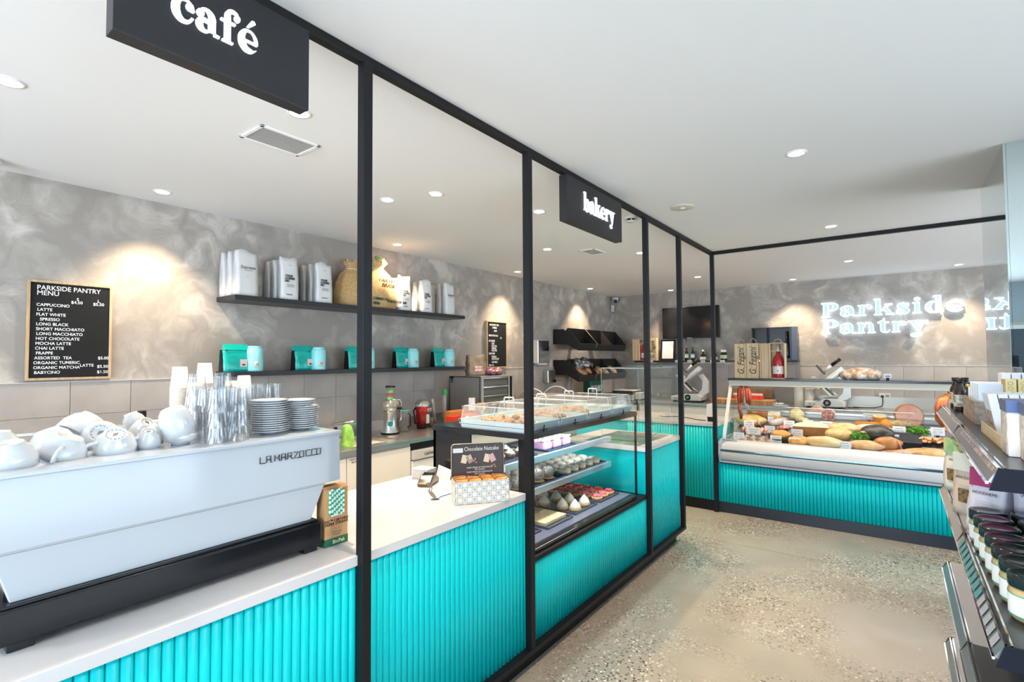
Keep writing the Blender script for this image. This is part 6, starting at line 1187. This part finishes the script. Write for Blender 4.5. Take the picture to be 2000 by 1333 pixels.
# ------------------------------------------------------------ gondola
gn = thing('product_gondola', 'black four-level shop shelving unit at the right edge', 'shelving unit', (.4,2.54,0))
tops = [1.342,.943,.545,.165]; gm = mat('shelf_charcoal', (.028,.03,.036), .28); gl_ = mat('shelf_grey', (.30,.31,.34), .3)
YA, YB_, YC = 1.616, 2.54, 3.47
strip = mat('price_strip', (.30,.30,.33), .25, .6); lb = mat('strip_dark_plastic', (.02,.02,.025), .2)
for k, z in enumerate(tops):
    for j, (a, b) in enumerate(((YA,YB_),(YB_,YC))):
        xx = .62
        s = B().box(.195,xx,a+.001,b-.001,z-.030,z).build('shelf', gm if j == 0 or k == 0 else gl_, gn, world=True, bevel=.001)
        e = B().prism([(.162,z-.034),(.181,z-.002),(.186,z-.004),(.168,z-.037)], 'y', a+.004, b-.004).build('price_rail', strip, s); e.data.transform(Matrix.Translation(-gn.location))
        e = B().box(.180,.1845,a+.003,b-.003,z-.006,z+.002).box(.1905,.195,a+.003,b-.003,z-.006,z+.001).box(.158,.163,a+.003,b-.003,z-.039,z-.033).build('rail_edge', chrome, s); e.data.transform(Matrix.Translation(-gn.location))
        e = B().box(.184,.1905,a+.003,b-.003,z-.012,z-.004).build('rail_channel', lb, s); e.data.transform(Matrix.Translation(-gn.location))
        e = B().prism([(.160,z-.038),(.180,z+.002),(.196,z+.002),(.196,z-.036)], 'y', b-.008 if j else b-.006, b).build('end_cap', black, s); e.data.transform(Matrix.Translation(-gn.location))
        br = B().prism([(.163,z-.052),(.180,z+.000),(.62,z+.000),(.62,z-.085),(.50,z-.085),(.215,z-.052)], 'y', a-.006, a-.002).build('bracket', mat('bracket_navy', (.007,.010,.018), .6, spec=.2), gn, world=True) if j == 0 else None
for y in (YA+.01, YB_, YC-.01): B().box(.62,.66,y-.02,y+.02,0,1.95 if y > 3 else 1.6).build('upright', gm, gn, world=True)
for y0_, y1_ in ((YA+.03,YB_-.02),(YB_+.02,YC-.03)): B().box(.632,.64,y0_,y1_,.1,1.30).build('back_panel', gm, gn, world=True)
B().box(.20,.62,YA,YC,0,.13).build('kick_base', black, gn, world=True)
# price cards in the second shelf rail; the teal ones paint the counter's reflection
for k in range(14):
    y = 1.66+k*.060
    o = B().prism([(.1612,.913),(.1765,.9395),(.1770,.9392),(.1617,.9127)], 'y', y, y+.036).build('ticket_and_reflection', mat('ticket_grey', (.36,.36,.38), .4) if k < 5 else mat('teal_reflection', (.07,.26,.27), .4), gn, world=True)
# cards in first rail
o = B().prism([(.1645,1.311),(.1785,1.3365),(.179,1.3362),(.165,1.3107)], 'y', 1.63, 2.40).build('shelf_banner', mat('banner_print', (.55,.42,.38), .35, col2=(.15,.12,.13), vs=38), gn, world=True)
S1 = 1.3428; S2 = .9438
dk = mat('sauce_glass', (.02,.010,.008), .06, coat=.6)
for i, (x, y, h) in enumerate(((.232,3.36,.150),(.262,3.30,.152),(.236,3.25,.150),(.232,3.14,.150),(.258,3.05,.130))):
    t = thing('sauce_bottle', 'dark sauce bottle with label on the top gondola shelf, %s from the far end' % oo(i), 'bottle', (x,y,S1), 0, 'sauce bottles on the top gondola shelf')
    MB().lathe([(0,0),(.022,0),(.023,.004),(.023,h*.62),(.014,h*.76),(.0115,h*.80),(.0115,h*.93),(0,h*.93)], 20).build('body', dk, t); MB().lathe([(.0234,h*.16),(.0234,h*.52)], 20).build('label', mat('label_cream', (.65,.62,.52), .5, col2=(.15,.12,.1), vs=60), t)
    MB().lathe([(.0145,h*.90),(.0145,h),(0,h)], 14).build('cap', black if i < 4 else mat('gold_cap', (.5,.35,.1), .3, .8), t)
t = thing('wooden_crate', 'grey-brown wooden display crate of paper packets on the top shelf', 'crate', (.275,2.78,S1)); wd = mat('weathered_wood', (.20,.15,.11), .6, col2=(.32,.25,.19), vs=9, stretch=(8,1,8))
MB().box(-.045,-.038,-.19,.22,0,.085).build('side_board', wd, t); MB().box(.10,.107,-.19,.22,0,.085).build('side_board', wd, t); MB().box(-.038,.10,-.19,-.183,0,.085).build('end_board', wd, t); MB().box(-.038,.10,.213,.22,0,.085).build('end_board', wd, t); MB().box(-.038,.10,-.183,.213,0,.006).build('base_board', wd, t)
pk1 = mat('packet_bluewhite', (.68,.74,.84), .5)
for i in range(5):
    o = B().box(.245,.36,2.62+i*.075,2.665+i*.075,S1+.008,S1+.150-(.03 if i == 4 else 0)).build('paper_packet', pk1, None, bevel=.002); tag(o, 'white-blue paper packet in the wooden crate, %s from the near end' % oo(i), 'packet', 'paper packets in the wooden crate')
for i in range(9):
    o = B().box(.345+i*.030,.372+i*.030,2.90,3.0,S1,S1+.185).build('cracker_pack', mat('pack_pale', (.72,.72,.76), .5), None, bevel=.002); tag(o, 'pale upright cracker pack in the rear row, %s from the left' % oo(i), 'packet', 'pale packs in the rear row')
yb = mat('pack_yellow', (.72,.60,.30), .5); yr = mat('pack_yellow_print', (.50,.32,.10), .5)
for i in range(8):
    t = thing('yellow_box', 'cream yellow patterned box in the middle row, %s from the left' % oo(i), 'box', (.330+i*.034,2.62,S1+.09), 0, 'yellow patterned boxes'); MB().box(-.0155,.0155,-.04,.04,0,.080).build('carton', yb, t, bevel=.001)
    MB().box(-.0157,-.0135,-.0402,.0402,0,.080).build('orange_edge', yr, t)
    m = MB()
    for q in range(4): m.tube([(.0+.007*math.cos(a*PI/4), -.0405, .012+q*.018+.006*math.sin(a*PI/4)) for a in range(8)], .0008, 4, closed=True)
    m.build('scroll_print', yr, t)
t = thing('display_riser', 'dark riser box under the yellow patterned boxes', 'riser', (.46,2.66,S1)); MB().box(-.14,.16,-.06,.14,0,.0895).build('riser', gm, t)
wp = mat('pack_white', (.78,.80,.86), .5)
for i in range(5):
    t = thing('white_pack', 'tall white pack leaning in the cardboard tray, %s from the left' % oo(i), 'packet', (.262+i*.025,2.30,S1+.002), Euler((0,R_(-9),0)), 'tall white packs in the cardboard tray'); MB().box(-.011,.011,-.07,.07,0,.135).build('carton', wp, t, bevel=.001)
    if i == 0: MB().box(-.0115,-.011,-.06,.06,.03,.08).build('spice_print', mat('spice_print', (.60,.50,.42), .5, col2=(.2,.08,.05), vs=60), t)
crd = mat('recipe_card', (.70,.72,.68), .4, col2=(.50,.10,.14), vs=34)
for i in range(2):
    t = thing('recipe_card', 'glossy printed food card leaning right of the white packs, %s one' % ['front','rear'][i], 'card', (.33+i*.05,2.18+i*.02,S1+.005), Euler((0,R_(22),0))); MB().box(-.002,.002,-.075,.075,0,.175).build('card', crd, t)
    MB().box(-.003,-.002,-.06,.06,.02,.06).build('blue_band', mat('pale_cyan', (.35,.70,.78), .4), t); m = MB(); [m.ell((-.0025,-.05+.033*q,.13),(.0008,.012,.018),8,5) for q in range(4)]; m.build('printed_food', mat('food_print', (.15,.35,.10), .5, col2=(.5,.06,.05), vs=50), t)
t = thing('cardboard_tray', 'tan cardboard display tray at the front of the top shelf', 'tray', (.30,2.10,S1)); MB().box(-.075,-.072,-.16,.26,0,.036).box(-.072,.22,-.16,-.157,0,.036).box(-.072,.22,.257,.26,0,.03).box(-.072,.22,-.16,.26,0,.001).build('tray', kraft_l, t)
for i, (x, y) in enumerate(((.278,1.86),(.298,1.745),(.42,1.80))):
    t = thing('tea_carton', 'white carton with blue lid and botanical side on the top shelf, %s' % ['rear one','front one','right one'][i], 'carton', (x,y,S1), 0, 'white cartons with blue lids')
    MB().box(-.055,.060,-.05,.05,0,.112).build('carton', paperw, t, bevel=.001); MB().box(-.057,.062,-.052,.052,.112,.142).build('lid', mat('lid_navy', (.09,.11,.18), .4), t, bevel=.001); MB().box(-.0562,-.0552,-.045,.045,.004,.110).build('botanical_print', mat('botanic', (.70,.66,.58), .5, col2=(.40,.30,.22), vs=45), t)
    MB().box(.0,.035,-.0512,-.0505,.05,.085).build('emblem', mat('purple_ink', (.12,.02,.15), .5), t); MB().box(-.057,.062,-.0525,-.052,.112,.1421).build('lid_front', mat('lid_blue', (.07,.12,.30), .4), t)
# second shelf: pouches and jars
def pouch(x, y, lab, c1, c2, rz, sc=1.0, win=True, lean=0, word=None):
    t = thing('snack_pouch', lab, 'pouch', (x,y,S2), Euler((lean,0,rz)), None); w_, h = .10*sc, .205*sc
    softbag(t, w_, .06*sc, h, c1, seed=int(x*1000), noise=.002, topd=.06, taper=-.05)
    for s in (1,):
        d = -.032*sc
        MB().prism([(-w_*.49,d+.010),(w_*.49,d+.010),(w_*.5,d+.030),(-w_*.5,d+.030)], 'z', h*.70, h*.985).build('colour_top', c2, t)
        if win: MB().box(-w_*.28,w_*.28,d-.002,d+.004,h*.20,h*.42).build('window', mat('seed_window', (.35,.20,.08), .5, col2=(.08,.05,.03), vs=70), t, bevel=.001)
        if word: txt('lettering', t, word, .013*sc, (0,d-.003,h*.58), (1,0,0), (0,-.06,1), inkb, .0004, 'CENTER', world=False, xs=.9)
        for q in range(3): MB().box(-w_*.25,w_*.25,d-.0025,d-.002,h*.47-q*.008,h*.473-q*.008).build('small_print', inkg, t)
    return t
ivory = mat('pouch_ivory', (.72,.68,.58), .5); lil = mat('pouch_lilac', (.66,.62,.70), .45); gr1 = mat('pouch_green', (.10,.42,.28), .5, col2=(.55,.55,.20), vs=14); mg_ = mat('pouch_magenta', (.38,.04,.13), .4); kr = mat('pouch_sand', (.65,.52,.42), .5)
pouch(.238,3.30,'ivory seed pouch at the far end of the second gondola shelf',ivory,gr1,R_(-52),1.25,word='SEEDS')
pouch(.262,3.10,'green-topped seed pouch, second from the far end',ivory,gr1,R_(-48),1.20,word='SEEDS')
pouch(.245,2.84,'sand-coloured pouch with a pink heart, third from the far end',kr,ivory,R_(-45),1.25,word='WOODHEMS')
pouch(.262,2.60,'leaning pouch with magenta top behind the jars',lil,mg_,R_(-35),1.15,win=False,lean=R_(-6),word='WOODHEMS')
pouch(.395,2.60,'lilac pouch with brown grain window right of the magenta one',lil,kr,R_(-15),1.25,word='WOODHEMS')
pouch(.43,2.36,'lilac pouch with magenta corner at the right edge',lil,mg_,R_(-12),1.25,word='WOODHEMS')
honey = mat('jar_dip', (.55,.42,.22), .4, col2=(.35,.25,.12), vs=30); jl = mat('jar_lid', (.012,.02,.022), .12)
k = 0
for i in range(7):
    for j in range(2):
        x, y = .230+j*.108+ (0.003*i), 2.45-i*.108
        if j == 1 and i > 5: pass
        t = thing('spread_jar', 'squat jar with glossy black lid and white label, %s from rear, %s row' % (oo(i), ['left','right'][j]), 'jar', (x+.012,y,S2), R_(-70+rnd.uniform(-6,6)), 'spread jars on the second shelf')
        t.scale = (1.25,1.25,1.18); MB().lathe([(0,0),(.034,0),(.039,.006),(.040,.02),(.040,.060),(.036,.072),(0,.072)], 28).build('jar', honey, t); MB().lathe([(.0405,.012),(.0405,.055)], 28).build('label', paperw, t)
        MB().lathe([(.0402,.070),(.0405,.074),(.0405,.094),(.038,.097),(.030,.0955),(0,.0955)], 28).build('lid', jl, t); MB().lathe([(.0408,.0535),(.0408,.0555)], 28).build('label_edge', green, t); MB().lathe([(.0408,.0115),(.0408,.0135)], 28).build('label_edge', green, t)
        m = MB()
        for q in range(9): a = R_(28+q*2.3); m.box(.0410,.0414,-.0005,.0003+.0002*(q%3),.016,.030,0,Matrix.Rotation(a,4,'Z'))
        for q, zz in enumerate((.046,.036,.028,.020)): m.ell((.0411*math.cos(-.62),.0411*math.sin(-.62),zz),(.001,.0024,.0024),8,5)
        m.build('label_print', inkb, t)
t = thing('orange_jar', 'orange preserve jar with white lid at the right edge of the picture', 'jar', (.275,1.70,S2)); MB().lathe([(0,0),(.032,0),(.033,.05),(.028,.06),(0,.06)], 20).build('jar', mat('orange_jam', (.75,.30,.04), .2, col2=(.55,.16,.02), vs=30), t); MB().lathe([(.031,.058),(.031,.072),(0,.073)], 20).build('lid', paperw, t)
# ------------------------------------------------------------ shop front side, seen only in the mirrors
t = thing('rear_display_unit', 'tall dark blue display unit behind the viewer, seen in the column mirror', 'cabinet', (1.9,-2.6,0)); B().box(1.4,2.3,-3.2,-2.8,0,1.35).build('carcass', mat('unit_navy', (.03,.06,.14), .4), t, world=True); 
for z in (.5,1.0,1.3): B().box(1.42,2.28,-2.81,-2.70,z,z+.03).build('shelf', paperw, t, world=True)
print('objects', len(bpy.data.objects))
